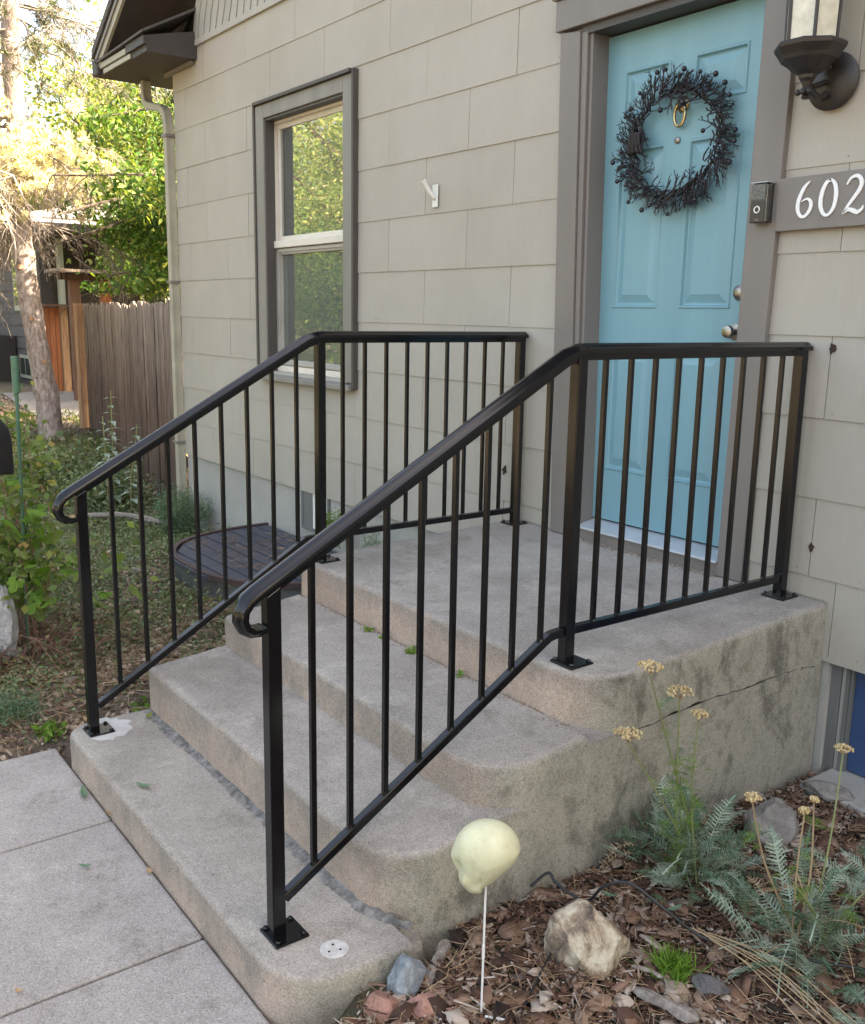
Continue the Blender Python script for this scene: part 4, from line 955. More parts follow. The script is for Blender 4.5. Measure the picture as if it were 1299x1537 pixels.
# ------------------------------------------------------------------ neighbouring house
t = thing('neighbour_house', 'low grey-violet sided house with white windows beyond the pine tree', 'house', (-22, 6, 0))
NX, NY = -19.0, 2.75
MB().box(-30, NX, NY, 14, -.1, 3.55).build('wall', 'neighbour_siding', t)
for k in range(13):     # front face courses
    z = .25+k*.26; MB().hexa([(-30, NY-.03, z), (NX+.02, NY-.03, z), (NX+.02, NY, z), (-30, NY, z), (-30, NY-.006, z+.255), (NX+.005, NY-.006, z+.255), (NX+.005, NY, z+.255), (-30, NY, z+.255)]).build('siding_board', 'neighbour_siding', t)
for k in range(13):     # side wall courses
    z = .25+k*.26; MB().hexa([(NX, NY+.001, z), (NX+.03, NY+.001, z), (NX+.03, 14, z), (NX, 14, z), (NX, NY+.001, z+.255), (NX+.006, NY+.001, z+.255), (NX+.006, 14, z+.255), (NX, 14, z+.255)]).build('siding_board', 'neighbour_dark', t)
for (a, b) in ((-20.75, -19.35),):
    wn = MB().box(a, b, NY-.06, NY-.031, 1.62, 3.0).build('window', 'neighbour_trim', t)
    for (c, d) in ((a+.1, (a+b)/2-.05), ((a+b)/2+.05, b-.1)):
        for (e, f_) in ((1.74, 2.28), (2.34, 2.9)): MB().box(c, d, NY-.075, NY-.061, e, f_).build('pane', 'glass', wn)
wn = MB().box(NX+.031, NX+.06, 5.05, 5.75, 1.1, 2.15).build('window', 'neighbour_trim', t)
MB().box(NX+.061, NX+.07, 5.15, 5.62, 1.2, 2.06).build('pane', 'dark_room', wn)
wn = MB().box(-20.6, -19.4, NY-.06, NY-.031, .10, .62).build('window', 'neighbour_trim', t)
for (c, d) in ((-20.5, -20.15), (-20.05, -19.7)): MB().box(c, d, NY-.075, NY-.061, .18, .55).build('pane', 'dark_room', wn)
MB().hexa([(-31, NY-.7, 3.35), (NX+.5, NY-.7, 3.35), (NX+.5, 14.6, 3.35), (-31, 14.6, 3.35), (-31, NY-.7, 3.55), (NX+.5, NY-.7, 3.55), (NX-3, 8.5, 5.0), (-28, 8.5, 5.0)]).build('roof', 'roof_grey', t)
MB().box(-31, NX+.52, NY-.78, NY-.70, 3.38, 3.54).build('gutter', 'neighbour_trim', t)
MB().box(NX+.03, NX+.13, 2.76, 2.90, .0, 3.34).build('corner_board', 'neighbour_trim', t)
MB().box(-18.2, -18.0, 2.58, 2.82, 0, 3.3).build('porch_post', 'neighbour_dark', t)
MB().box(-18.1, -17.9, 2.95, 3.05, 0, 3.1).build('porch_post', 'neighbour_trim', t)
MB().box(-18.6, -16.8, 2.3, 6.5, 3.18, 3.34).build('porch_beam', 'neighbour_dark', t)
# its own porch with rail at the picture edge
pr_ = MB().box(-24, -20.9, .6, 2.7, -.1, 1.03).build('porch_deck', 'neighbour_dark', t)
MB().box(-24, -20.85, .55, .72, 1.031, 1.09).build('porch_edge', 'roof_grey', t)
rl = MB().box(-24, -20.9, .68, .72, 1.86, 1.90).box(-24, -20.9, .68, .72, 1.15, 1.19).build('porch_rail', 'rail_black', t)
for k in range(14): MB().box(-20.94-.17*k, -20.92-.17*k, .69, .71, 1.19, 1.86).build('baluster', 'rail_black', rl)
MB().box(-20.96, -20.90, .66, .74, 1.09, 1.92).build('post', 'rail_black', rl)

t = thing('far_house', 'distant house whose blue shingled roof shows between leaves', 'house', (-30, 12, 0))
MB().box(-34, -26, 8.4, 16, -.1, 3.8).build('wall', 'neighbour_siding', t)
MB().prism([(-35, 7.6, 3.7), (-25, 7.6, 3.7), (-25.6, 11, 6.2), (-34.4, 11, 6.2)], (0, .1, -.1)).build('roof', 'roof_blue', t)
pth = MB().hexa([(-17.2, 1.5, -.05), (-12.4, .95, -.05), (-12.4, 1.75, -.05), (-17.2, 3.0, -.05), (-17.2, 1.5, .012), (-12.4, .95, .012), (-12.4, 1.75, .012), (-17.2, 3.0, .012)]).build('path', 'path_paving'); pth['kind'] = 'structure'
mb = thing('mailbox', 'black arch-topped mailbox cut off by the left edge of the picture', 'mailbox', (-1.0, -2.16, 0))
prf = [(-.32, .99), (-.065, .99), (-.065, 1.14), (-.075, 1.19), (-.105, 1.23), (-.15, 1.255), (-.235, 1.255), (-.28, 1.23), (-.31, 1.19), (-.32, 1.14)]
MB().prism([(-1.25, -2.0+a, z) for a, z in prf], (.3, 0, 0)).build('body', 'rail_black', mb, bevel=.008)
MB().prism([(-.949, -2.0+a*.96-.008, .995+(z-.99)*.96) for a, z in prf], (.012, 0, 0)).build('door', 'bell_black', mb, bevel=.003)
MB().box(-1.14, -1.06, -2.24, -2.16, -.1, .989).build('post', 'brown_wood', mb)

# ------------------------------------------------------------------ trees
def limb(m, p, d, ln, r0, r1, n=6, wob=.08, rg=random, sides=7, up=0.):
    P = [Vector(p)]; Rr = [r0]; d = Vector(d).normalized()
    for i in range(n):
        d = (d+Vector((rg.uniform(-wob, wob), rg.uniform(-wob, wob), rg.uniform(-wob, wob)+up))).normalized()
        P.append(P[-1]+d*ln/n); Rr.append(r0+(r1-r0)*(i+1)/n)
    m.tube(P, Rr, sides); return P, d
def broad_tree(name, label, loc, h, crown, n_limb, n_clump, per, leaf, mat, trunk_r, seed, group=None, spread=.28, droop=.3, bark='bark', tilt=1., zlo=.35, squash=1., aspect=.5):
    """trunk, forked limbs, and leaves gathered in clumps round the limb ends"""
    rg = random.Random(seed); ng = np.random.default_rng(seed)
    t = thing(name, label, 'tree', loc, group); m = MB(); base = Vector(loc)
    P, d = limb(m, base-Vector((0, 0, .2)), (0, 0, 1), h*.62, trunk_r, trunk_r*.45, 8, .05, rg, 10)
    tips = []
    for k in range(n_limb):
        i = rg.randint(3, len(P)-1); a = rg.uniform(0, 2*math.pi)
        Q, dd = limb(m, P[i], (math.cos(a), math.sin(a), rg.uniform(.15, .9)), crown*rg.uniform(.6, 1.), trunk_r*.35, trunk_r*.08, 6, .15, rg, 5, .03)
        for j in range(2, len(Q)):
            for _ in range(2):
                W, _d = limb(m, Q[j], (rg.uniform(-1, 1), rg.uniform(-1, 1), rg.uniform(-.3, .7)), crown*rg.uniform(.15, .4), trunk_r*.07, trunk_r*.02, 3, .2, rg, 3)
                tips.append(W[-1])
    m.build('trunk', bark, t, smooth=True)
    T = np.array([tuple(v) for v in tips]); c = T[ng.integers(0, len(T), n_clump)]+ng.normal(size=(n_clump, 3))*crown*.10
    C = np.repeat(c, per, 0)+ng.normal(size=(n_clump*per, 3))*spread*np.array([1, 1, .7*squash])
    C = C[C[:, 2] > base.z+h*zlo*.5]
    leaves('crown', C, leaf, mat, aspect, tilt, droop, parent=t, rng=ng)
    return t

# pine with bare trunk and dead twiggy boughs, sunlit straw-coloured sprays
t = thing('pine_tree', 'leaning pine with flaky pale trunk, dead twiggy boughs and bright straw-coloured sprays', 'tree', (-10, .55, 0))
rg = random.Random(11); ng = np.random.default_rng(11)
m = MB(); tp = [(-10, .50, -.1), (-10, .47, .5), (-10, .39, 1.2), (-10, .32, 1.9), (-10, .28, 2.5), (-10, .26, 3.1), (-9.98, .3, 3.9), (-10, .30, 4.8), (-10, .34, 6.0), (-10, .4, 7.4), (-10, .4, 9.0)]
tr = [.17, .148, .138, .134, .13, .122, .115, .11, .10, .07, .03]
P = []; Rr = []
for i in range(len(tp)-1):
    for s_ in np.linspace(0, 1, 7)[:-1]: P.append(Vector(tp[i]).lerp(Vector(tp[i+1]), s_)); Rr.append((tr[i]*(1-s_)+tr[i+1]*s_)*(1+.10*mnoise.noise(Vector((i*3.1+s_*3, 0, 0)))))
m.tube(P, Rr, 20)
me = m.mesh('trunk', 'pine_bark', True)
for v_ in me.vertices:
    k = mnoise.noise(v_.co*9)*.022+mnoise.noise(v_.co*26)*.012; q = Vector((v_.co.x+10, v_.co.y-.35, 0)); q.normalize(); v_.co += q*k
tk = link('trunk', me, t)
for (y, z) in ((.30, 1.55), (.42, 1.0), (.2, 2.2)): MB().rev([(.03, 0), (.03, .02), (.02, .022)], (-9.86, y, z), 'x', 10).build('cut_knot', 'post_wood', tk)
P0s, P1s, r0s, r1s = [], [], [], []; tips = []
def twig(p, d, ln, r_, dep):
    n_ = 3; q = p.copy()
    for i in range(n_):
        d2 = d+np.array([rg.uniform(-.22, .22), rg.uniform(-.22, .22), rg.uniform(-.3, .12)]); d2 /= np.linalg.norm(d2)
        q2 = q+d2*ln/n_; P0s.append(q); P1s.append(q2); r0s.append(r_*(1-.22*i)); r1s.append(r_*(1-.22*(i+1)))
        if dep:
            for _ in range(2 if dep > 1 else 3):
                dd = d2+np.array([rg.uniform(-.9, .9), rg.uniform(-.9, .9), rg.uniform(-.8, .35)]); dd /= np.linalg.norm(dd)
                twig(q2, dd, ln*rg.uniform(.38, .62), r_*.5, dep-1)
        q = q2; d = d2
    if dep <= 1: tips.append(q)
for k in range(62):
    z = rg.uniform(2.75, 7.0); a = rg.uniform(0, 2*math.pi)
    L0 = rg.uniform(.9, 2.1)*(1 if z < 6 else .7)
    if math.sin(a) > .2: L0 *= .62
    if z > 4.4: z += .2
    twig(np.array([-10., .3, z]), np.array([math.cos(a), math.sin(a), rg.uniform(-.25, .3)]), L0, .022, 3)
V, F = sticks3(np.array(P0s), np.array(P1s), np.array(r0s), np.array(r1s), ng)
o = link('dead_boughs', rawmesh('dead_boughs', V, F, 'twig_tan'), t); o['kind'] = 'stuff'
T = np.array(tips)
# straw-pale needle sprays on the low boughs, green ones higher up
lo_ = T[(T[:, 2] > 2.55) & (T[:, 2] < 4.3)]
def sprays(C, n_, ln, wd, mat, nm, down=.15):
    """round tufts: needles radiate from each centre"""
    sc = np.repeat(ng.uniform(.6, 1.3, (len(C), 1)), n_, 0); C = np.repeat(C, n_, 0)+ng.normal(size=(len(C)*n_, 3))*.018; d = ng.normal(size=C.shape); d[:, 2] -= down; d /= np.linalg.norm(d, axis=1)[:, None]
    V, F = ribbons(C, C+d*ln*sc*ng.uniform(.6, 1.1, (len(C), 1)), wd, ng, .05); o = link(nm, rawmesh(nm, V, F, mat), t); o['kind'] = 'stuff'
sprays(lo_[(lo_[:, 1] < 1.1)][:260], 60, .085, .009, 'needle_pale', 'pale_needles')
c_ = np.array([-9.8, .35, 3.42])+ng.normal(size=(330, 3))*np.array([.40, .50, .25]); sprays(c_, 90, .085, .010, 'needle_pale', 'pale_sprays')
hi_ = T[T[:, 2] > 4.3]; sprays(hi_[ng.permutation(len(hi_))[:900]], 14, .12, .008, 'leaf_pine', 'green_needles')

# leafy tree whose drooping boughs show beside the downspout
t = thing('ash_tree', 'bright green leafy tree with drooping boughs between pine and downspout', 'tree', (-8.9, 4.3, 0))
rg = random.Random(21); ng = np.random.default_rng(21); m = MB()
Pt, d = limb(m, Vector((-8.9, 4.3, -.2)), (0, -.05, 1), 4.2, .16, .08, 8, .04, rg, 10)
Cs = []
for k in range(40):
    i = rg.randint(3, 8); a = rg.uniform(-2.7, -.9) if k < 30 else rg.uniform(0, 6.28)
    Q, dd = limb(m, Pt[i], (math.cos(a), math.sin(a), rg.uniform(.15, .7)), rg.uniform(2.0, 3.9), .04, .012, 9, .14, rg, 5, -.07)
    for j in range(2, len(Q)):
        for _ in range(3):
            W, _d = limb(m, Q[j], (rg.uniform(-1, 1), rg.uniform(-1, 1), rg.uniform(-.9, .3)), rg.uniform(.3, .6), .008, .003, 4, .2, rg, 3, -.12)
            for q in W[1:]: Cs.append(tuple(q))
m.build('trunk', 'bark', t, smooth=True)
Cs = np.array(Cs); C = np.repeat(Cs, 13, 0)+ng.normal(size=(len(Cs)*13, 3))*np.array([.10, .10, .09])
C = C[(C[:, 2] > 1.95)]
hang = (C[:, 0] < -3.6)|(C[:, 1] > 1.2)
hang &= C[:, 1] > .95+.10*(C[:, 0]+8.9)+.35*np.sin(C[:, 2]*3.1)
C = C[hang & ~((C[:, 0] > -4.9) & (C[:, 1] > -.6))]
leaves('crown', C, .105, 'leaf_tree', .36, 1., .75, parent=t, rng=ng)
Cy = C[ng.permutation(len(C))[:len(C)//14]]; leaves('turning_leaves', Cy+ng.normal(size=Cy.shape)*.05, .10, 'leaf_yellow', .38, 1., .7, parent=t, rng=ng)
# low bough by the pipe, down to the fence top
t = thing('maple_sapling', 'yellow-green sapling hanging over the fence top beside the downspout', 'tree', (-7.4, 1.9, 0)); m = MB(); rg = random.Random(4)
Pt, d = limb(m, Vector((-7.6, 2.1, -.1)), (0, 0, 1), 3.0, .05, .02, 6, .06, rg, 8); Cs = []
for k in range(15):
    a = rg.uniform(0, 6.28); Q, dd = limb(m, Pt[rg.randint(3, 6)], (math.cos(a), math.sin(a), .4), rg.uniform(.5, 1.1), .014, .004, 6, .15, rg, 4, -.10)
    for q in Q[1:]: Cs += [tuple(q)]*3
m.build('trunk', 'bark', t, smooth=True); Cs = np.array(Cs)
C = np.repeat(Cs, 11, 0)+ng.normal(size=(len(Cs)*11, 3))*.13; C = C[C[:, 2] > 1.75]
leaves('crown', C, .10, 'leaf_yellow', .42, 1., .6, parent=t, rng=ng)

broad_tree('shade_tree', 'leafy green tree added behind the fence to shade the path', (-11.8, 6.2, 0), 7.0, 2.7, 24, 900, 34, .11, 'leaf_tree', .18, 37, None, .35)  # added tree, placed so its crown shades the far path
broad_tree('shade_tree', 'rounder yellow-green tree in the back garden behind the arbor', (-15.5, 5.6, 0), 6.2, 2.2, 22, 700, 34, .11, 'leaf_yellow', .16, 38, None, .32)
G = 'trees beyond the neighbouring gardens'
broad_tree('background_tree', 'tall sunlit tree rising behind the neighbouring roof', (-30, 9, 0), 11, 4.2, 20, 900, 34, .20, 'leaf_yellow', .28, 31, G, .55)
broad_tree('background_tree', 'dark green tree standing tallest behind the pine tree', (-24, 10.5, 0), 12, 4.5, 20, 900, 34, .18, 'leaf_far', .3, 32, G, .5)
broad_tree('background_tree', 'broad green tree directly behind the arbor and fence', (-14.5, 7.5, 0), 8.5, 3.6, 22, 900, 36, .13, 'leaf_tree', .22, 33, G, .42)
broad_tree('background_tree', 'pale tree at the far left edge beyond the porch rail', (-36, 1.5, 0), 10, 4.5, 18, 800, 34, .22, 'leaf_yellow', .28, 34, G, .6)
broad_tree('background_tree', 'large tree over the street side, far behind the pine trunk', (-42, -8, 0), 12, 5, 18, 700, 34, .25, 'leaf_far', .3, 35, G, .7)
# trees across the front garden: seen only mirrored in the window glass, they also shade the porch
G = 'street trees mirrored in the window'
broad_tree('street_tree', 'yellow-green street tree mirrored in the upper window pane', (-15, -8.2, 0), 7.5, 3.3, 26, 420, 80, .075, 'leaf_street', .2, 41, G, .27, zlo=.05)
broad_tree('street_tree', 'low bushy street tree mirrored near the window sill', (-12.6, -6.6, 0), 3.4, 1.9, 20, 420, 60, .06, 'leaf_tree', .1, 45, G, .3, zlo=.0)
broad_tree('street_tree', 'green street tree mirrored in the lower window pane', (-20.5, -13.5, 0), 9, 4.2, 22, 900, 34, .15, 'leaf_street', .24, 42, G, .5, zlo=.1)
broad_tree('street_tree', 'street tree mirrored beside the left window sash', (-13, -13, 0), 9, 4., 22, 900, 30, .18, 'leaf_tree', .24, 43, G, .5, zlo=.1)
broad_tree('street_tree', 'street tree farthest along the road, mirrored as dull green', (-27, -9.5, 0), 9, 4.5, 22, 800, 30, .2, 'leaf_far', .24, 44, G, .5, zlo=.1)

# ------------------------------------------------------------------ stones
def rock(name, label, mat, c, sx, sy, sz, seed, rotz=0, cuts=9, rough=.06, catg='rock'):
    rg = random.Random(seed); bm = bmesh.new(); bmesh.ops.create_icosphere(bm, subdivisions=5, radius=1)
    pl = []
    for k in range(cuts):
        n_ = Vector((rg.uniform(-1, 1), rg.uniform(-1, 1), rg.uniform(-.6, 1))).normalized(); pl.append((n_, rg.uniform(.62, .88)))
    for v in bm.verts:
        p = v.co.copy()
        for n_, d in pl:
            s_ = p.dot(n_)-d
            if s_ > 0: p -= n_*s_*.93
        f = mnoise.fractal(p*2.2+Vector((seed, 0, 0)), .9, 2.1, 5)*rough+mnoise.noise(p*11+Vector((seed, 3, 0)))*rough*.18
        p += p.normalized()*f; v.co = Vector((p.x*sx, p.y*sy, p.z*sz))
    me = bpy.data.meshes.new(name); bm.to_mesh(me); bm.free(); me.materials.append(MATS[mat])
    me.polygons.foreach_set('use_smooth', [True]*len(me.polygons))
    try: me.set_sharp_from_angle(angle=R(32))
    except Exception: pass
    o = bpy.data.objects.new(name, me); COL.objects.link(o); o.location = c; o.rotation_euler = (0, 0, rotz); tag(o, label, catg); return o
rock('boulder', 'pale tan boulder with brown patches lying in the bark mulch near the skull', 'boulder_stone', (1.897, -1.435, .150), .112, .096, .106, 5, .9, 12, .08)
rock('stone', 'jagged blue-grey stone leaning against the lowest step', 'blue_stone', (1.722, -1.872, .128), .052, .055, .074, 8, .4, 12, .10)
rock('stone', 'rounded red stone at the corner of the lowest step', 'red_stone', (1.752, -1.955, .108), .050, .048, .040, 12, .2, 5, .05)
rock('stone', 'rounded red stone cut off by the bottom edge of the picture', 'red_stone', (1.815, -1.895, .122), .046, .042, .034, 14, .8, 5, .05)
rock('stone', 'grey-brown stone half hidden behind the larger yarrow by the side wall', 'grey_stone', (1.79, -.52, .13), .10, .085, .095, 17, 2.2, 9, .08)
rock('stone', 'flat grey stone in the mulch beneath the basement window', 'grey_stone', (1.75, -.14, .115), .09, .055, .035, 19, .3, 8, .08)
rock('stone', 'dark folded slate fragment beside the bright grass tuft', 'slate', (2.155, -1.285, .125), .05, .035, .026, 23, .5, 12, .1)
for i, (x, y, s_) in enumerate(((-2.62, -.98, .06), (-2.3, -1.1, .05), (-.9, -1.9, .04), (-1.4, -2.02, .05))):
    rock('garden_stone', ('small pale stone by the rim of the well cover', 'small pale stone between the well cover and the steps', 'small stone on bare soil behind the left newel post', 'small stone under the vine')[i], 'grey_stone', (x, y, float(gz(x, y))+s_*.3), s_, s_*.8, s_*.6, 40+i, i, 8, .08)

# ------------------------------------------------------------------ bark mulch
def blocked(x, y):
    return (x < 1.70) & (y < -1.66) | (x < 1.615) | ((x < 1.72) & (y < -2.15))
def mulch_z(x, y): return gz(x, y)
ng = np.random.default_rng(5)
def chips(name, n, x0, x1, y0, y1, lmin, lmax, mat, thick=.004, zoff=(.0, .022), par=None, tilt=.35, mask=None):
    x = ng.uniform(x0, x1, n); y = ng.uniform(y0, y1, n); k = ~blocked(x, y) if mask is None else mask(x, y); x, y = x[k], y[k]; n = len(x)
    z = mulch_z(x, y)+ng.uniform(zoff[0], zoff[1], n)
    nn = ng.normal(size=(n, 3))*tilt; nn[:, 2] = 1; nn /= np.linalg.norm(nn, axis=1)[:, None]
    a = ng.normal(size=(n, 3)); a -= nn*(a*nn).sum(1)[:, None]; a /= np.linalg.norm(a, axis=1)[:, None]; b = np.cross(nn, a)
    L = ng.uniform(lmin, lmax, n)[:, None]; W = L*ng.uniform(.25, .75, n)[:, None]; C = np.stack([x, y, z], 1); th = thick*ng.uniform(.5, 1.4, n)[:, None]
    V = []
    for sgn in (-.5, .5):
        for (u_, v_) in ((-.5, -.12), (-.22, -.5), (.3, -.42), (.5, .08), (.18, .5), (-.33, .4)):
            ju = u_+ng.uniform(-.13, .13, n)[:, None]; jv = v_+ng.uniform(-.13, .13, n)[:, None]
            V.append(C+a*L*ju+b*W*jv+nn*(th*sgn-(ju**2)*L*.22))
    V = np.stack(V, 1).reshape(-1, 3); q = np.arange(n)[:, None]*12
    tri = [(6, 7, 8), (6, 8, 9), (6, 9, 10), (6, 10, 11)]
    for k in range(6): tri += [(k, (k+1) % 6, (k+1) % 6+6), (k, (k+1) % 6+6, k+6)]
    F = np.concatenate([q+np.array([t_]) for t_ in tri], 0)
    return link(name, rawmesh(name, V, F, mat), par)
mu = chips('bark_mulch', 24000, 1.58, 4.4, -3.0, .0, .012, .042, 'chips', .005, tilt=.5); stuff(mu, 'red-brown bark mulch filling the garden bed', 'mulch')
mu3 = chips('bark_crumbs', 34000, 1.58, 3.6, -2.7, .0, .005, .016, 'chips', .003, (.004, .026), tilt=.8); stuff(mu3, 'fine bark crumbs and debris between the mulch pieces', 'mulch')
_u = ng.uniform
def shards(n, l0, l1, w0, w1, mat, nm, lab, x1=3.4):
    x = _u(1.6, x1, n); y = _u(-2.5, -.02, n); k = ~blocked(x, y); x, y = x[k], y[k]; n = len(x); a = _u(0, 6.28, n); L = _u(l0, l1, n)
    z = mulch_z(x, y)+_u(.014, .034, n); P0 = np.stack([x, y, z], 1); P1 = P0+np.stack([np.cos(a)*L, np.sin(a)*L, _u(-.01, .014, n)], 1)
    V, F = sticks3(P0, P1, _u(w0, w1, n), _u(w0*.3, w1*.5, n), ng); stuff(link(nm, rawmesh(nm, V, F, mat)), lab, 'mulch')
shards(3800, .02, .075, .0014, .0045, 'chips', 'bark_fibres', 'fibrous bark splinters scattered over the mulch bed')
mu2 = chips('bark_mulch', 2200, 1.58, 3.4, -2.6, .0, .045, .085, 'chips', .006, (.012, .03), tilt=.3); stuff(mu2, 'larger bark shards lying over the mulch bed', 'mulch')
n_ = 8500; x = ng.uniform(1.58, 3.2, n_); y = ng.uniform(-2.5, -.02, n_); k = ~blocked(x, y); x, y = x[k], y[k]; n_ = len(x)
z = mulch_z(x, y)+ng.uniform(.02, .036, n_); a = ng.uniform(0, 6.28, n_); L_ = ng.uniform(.03, .11, n_)
P0 = np.stack([x, y, z], 1); P1 = P0+np.stack([np.cos(a)*L_, np.sin(a)*L_, ng.uniform(-.008, .015, n_)], 1)
V, F = ribbons(P0, P1, .0016, ng, .10); stuff(link('pine_needles', rawmesh('pine_needles', V, F, 'pine_straw')), 'fallen pine needles strewn over the mulch', 'needles')

def stick(label, pts, r_, mat='drift_wood', flat=.5, name='driftwood', seed=0):
    rg = random.Random(seed); m = MB(); P = []
    for i in range(len(pts)-1):
        for s_ in np.linspace(0, 1, 5)[:-1]: P.append(Vector(pts[i]).lerp(Vector(pts[i+1]), s_))
    P.append(Vector(pts[-1])); rad = [r_*(.75+.4*rg.random())*(1 if 0 < i < len(P)-1 else .5) for i in range(len(P))]
    m.tube(P, rad, 7); me = m.mesh(name, mat); c = sum(P, Vector())/len(P)
    for v_ in me.vertices: v_.co.z = c.z+(v_.co.z-c.z)*flat if flat != 1 else v_.co.z
    o = link(name, me); tag(o, label, 'driftwood'); return o
stick('weathered grey splinter of wood standing upright beside the blue-grey stone', [(1.655, -1.70, .125), (1.70, -1.76, .13), (1.76, -1.84, .125)], .016, seed=1)
stick('pale tan stick angled at the foot of the skull stake', [(1.79, -1.84, .12), (1.84, -1.86, .125), (1.885, -1.905, .12)], .013, 'drift_wood', seed=2)
stick('grey stick between the boulder and the bright grass tuft', [(1.99, -1.38, .12), (2.03, -1.36, .125), (2.065, -1.35, .12)], .008, seed=3)
stick('long flat grey bark strip at the bottom edge below the grass tuft', [(2.05, -1.44, .12), (2.13, -1.42, .126), (2.21, -1.40, .12)], .022, seed=4)
stick('tan split stick lying between the two yarrow plants', [(1.98, -.86, .12), (2.03, -.78, .135), (2.04, -.75, .14)], .008, 'post_wood', seed=5)

# ------------------------------------------------------------------ skull on its stake
t = thing('skull_ornament', 'pale glow-coloured plastic skull facing left on a thin white stake', 'skull ornament', (1.9, -1.785, .1))
fdir = (-r2*1.0+fw*.12-u2*.16).normalized(); sdir = fdir.cross(Vector((0, 0, 1))).normalized(); udir = sdir.cross(fdir)
bm = bmesh.new(); bmesh.ops.create_icosphere(bm, subdivisions=6, radius=1)
def gs(d2, s_): return math.exp(-d2/(s_*s_))
for v in bm.verts:
    n3 = v.co.normalized(); f_, s_, u_ = n3.x, n3.y, n3.z
    rx, ry, rz = .080, .064, .072
    # cranium: long behind, narrow at the temples
    r_ = 1/math.sqrt((f_/rx)**2+(s_/ry)**2+(u_/rz)**2)
    if u_ < -.1: r_ *= 1-.13*min(1, (-u_-.1)/.6)*(1 if f_ < .25 else .0)
    p = Vector((f_, s_, u_))*r_
    # face and jaw drop below the cranium as one block, narrowing towards the chin
    w1 = gs((f_-.60)**2+(u_+.80)**2, .80)
    p.z -= .040*w1; p.x += .014*w1; p.y *= 1-.10*w1
    fc = gs((f_-.9)**2+(u_+.35)**2, .5); p.y *= 1-.10*fc
    p.x -= .005*gs((u_+.28)**2+(f_-.96)**2*.5, .13)                          # below the nose
    for sg in (-1, 1):
        p -= n3*.021*gs((f_-.84)**2*.6+(s_-sg*.40)**2+(u_+.08)**2, .18)       # eye sockets
        p += n3*.008*gs((f_-.70)**2+(s_-sg*.62)**2+(u_+.32)**2, .15)          # cheek bones
        p.y -= sg*.007*gs((f_-.35)**2+(s_-sg*.85)**2+(u_+.48)**2, .2)         # hollow behind the cheek
    p += n3*.005*gs((u_-.10)**2*2+(f_-.95)**2*.3+s_*s_*.15, .22)            # brow
    p -= n3*.010*gs((f_-.92)**2*.4+s_*s_*1.6+(u_+.33)**2, .08)              # nose opening
    if f_ > .4 and -.80 < u_ < -.58 and abs(s_) < .42: p -= n3*.0016*(.5+.5*math.sin(s_*60))
    v.co = p*.93
me = bpy.data.meshes.new('skull'); 
M = Matrix(((fdir.x, sdir.x, udir.x, 1.9), (fdir.y, sdir.y, udir.y, -1.785), (fdir.z, sdir.z, udir.z, .532), (0, 0, 0, 1)))
bm.to_mesh(me); bm.free(); me.transform(M); me.materials.append(MATS['skull_plastic']); me.polygons.foreach_set('use_smooth', [True]*len(me.polygons))
link('skull', me, t)
sb = Vector((1.9, -1.785, .455))
MB().tube([sb, (1.905, -1.79, .30), (1.914, -1.80, .02)], .0026, 8).build('stake', 'stake_white', t, smooth=True)
MB().tube([(1.908, -1.793, .30), (1.9095, -1.794, .27)], .0036, 8).tube([(1.93, -1.80, .135), (1.985, -1.77, .145)], .003, 6).build('stake_joint', 'stake_white', t)

# drip line
cp = [(1.63, -1.27, .34), (1.66, -1.33, .24), (1.70, -1.36, .165), (1.78, -1.33, .165), (1.84, -1.33, .24), (1.90, -1.30, .27), (1.97, -1.25, .22), (2.04, -1.18, .15), (2.12, -1.12, .14), (2.25, -1.02, .14), (2.4, -.92, .145), (2.7, -.8, .14)]
def smooth_path(P, k=6):
    P = [Vector(p) for p in P]; out = []
    for i in range(len(P)-1):
        p0, p1, p2, p3 = P[max(0, i-1)], P[i], P[i+1], P[min(len(P)-1, i+2)]
        for s_ in np.linspace(0, 1, k+1)[:-1]: out.append(.5*((2*p1)+(-p0+p2)*s_+(2*p0-5*p1+4*p2-p3)*s_*s_+(-p0+3*p1-3*p2+p3)*s_**3))
    return out+[P[-1]]
tag(MB().tube(smooth_path([(1.64, -1.40, .16), (1.665, -1.36, .20), (1.70, -1.36, .185)]+cp[3:]), .0042, 8).build('drip_hose', 'cable_black', None, smooth=True), 'thin black drip hose draped over the boulder and across the mulch', 'hose')
tag(MB().tube(smooth_path([(1.84, -1.50, .13), (1.875, -1.56, .14), (1.93, -1.66, .135), (1.99, -1.76, .13), (2.05, -1.84, .13)]), .0028, 6).build('cable', 'cable_black', None, smooth=True), 'short black cable running from the boulder towards the viewer', 'cable')

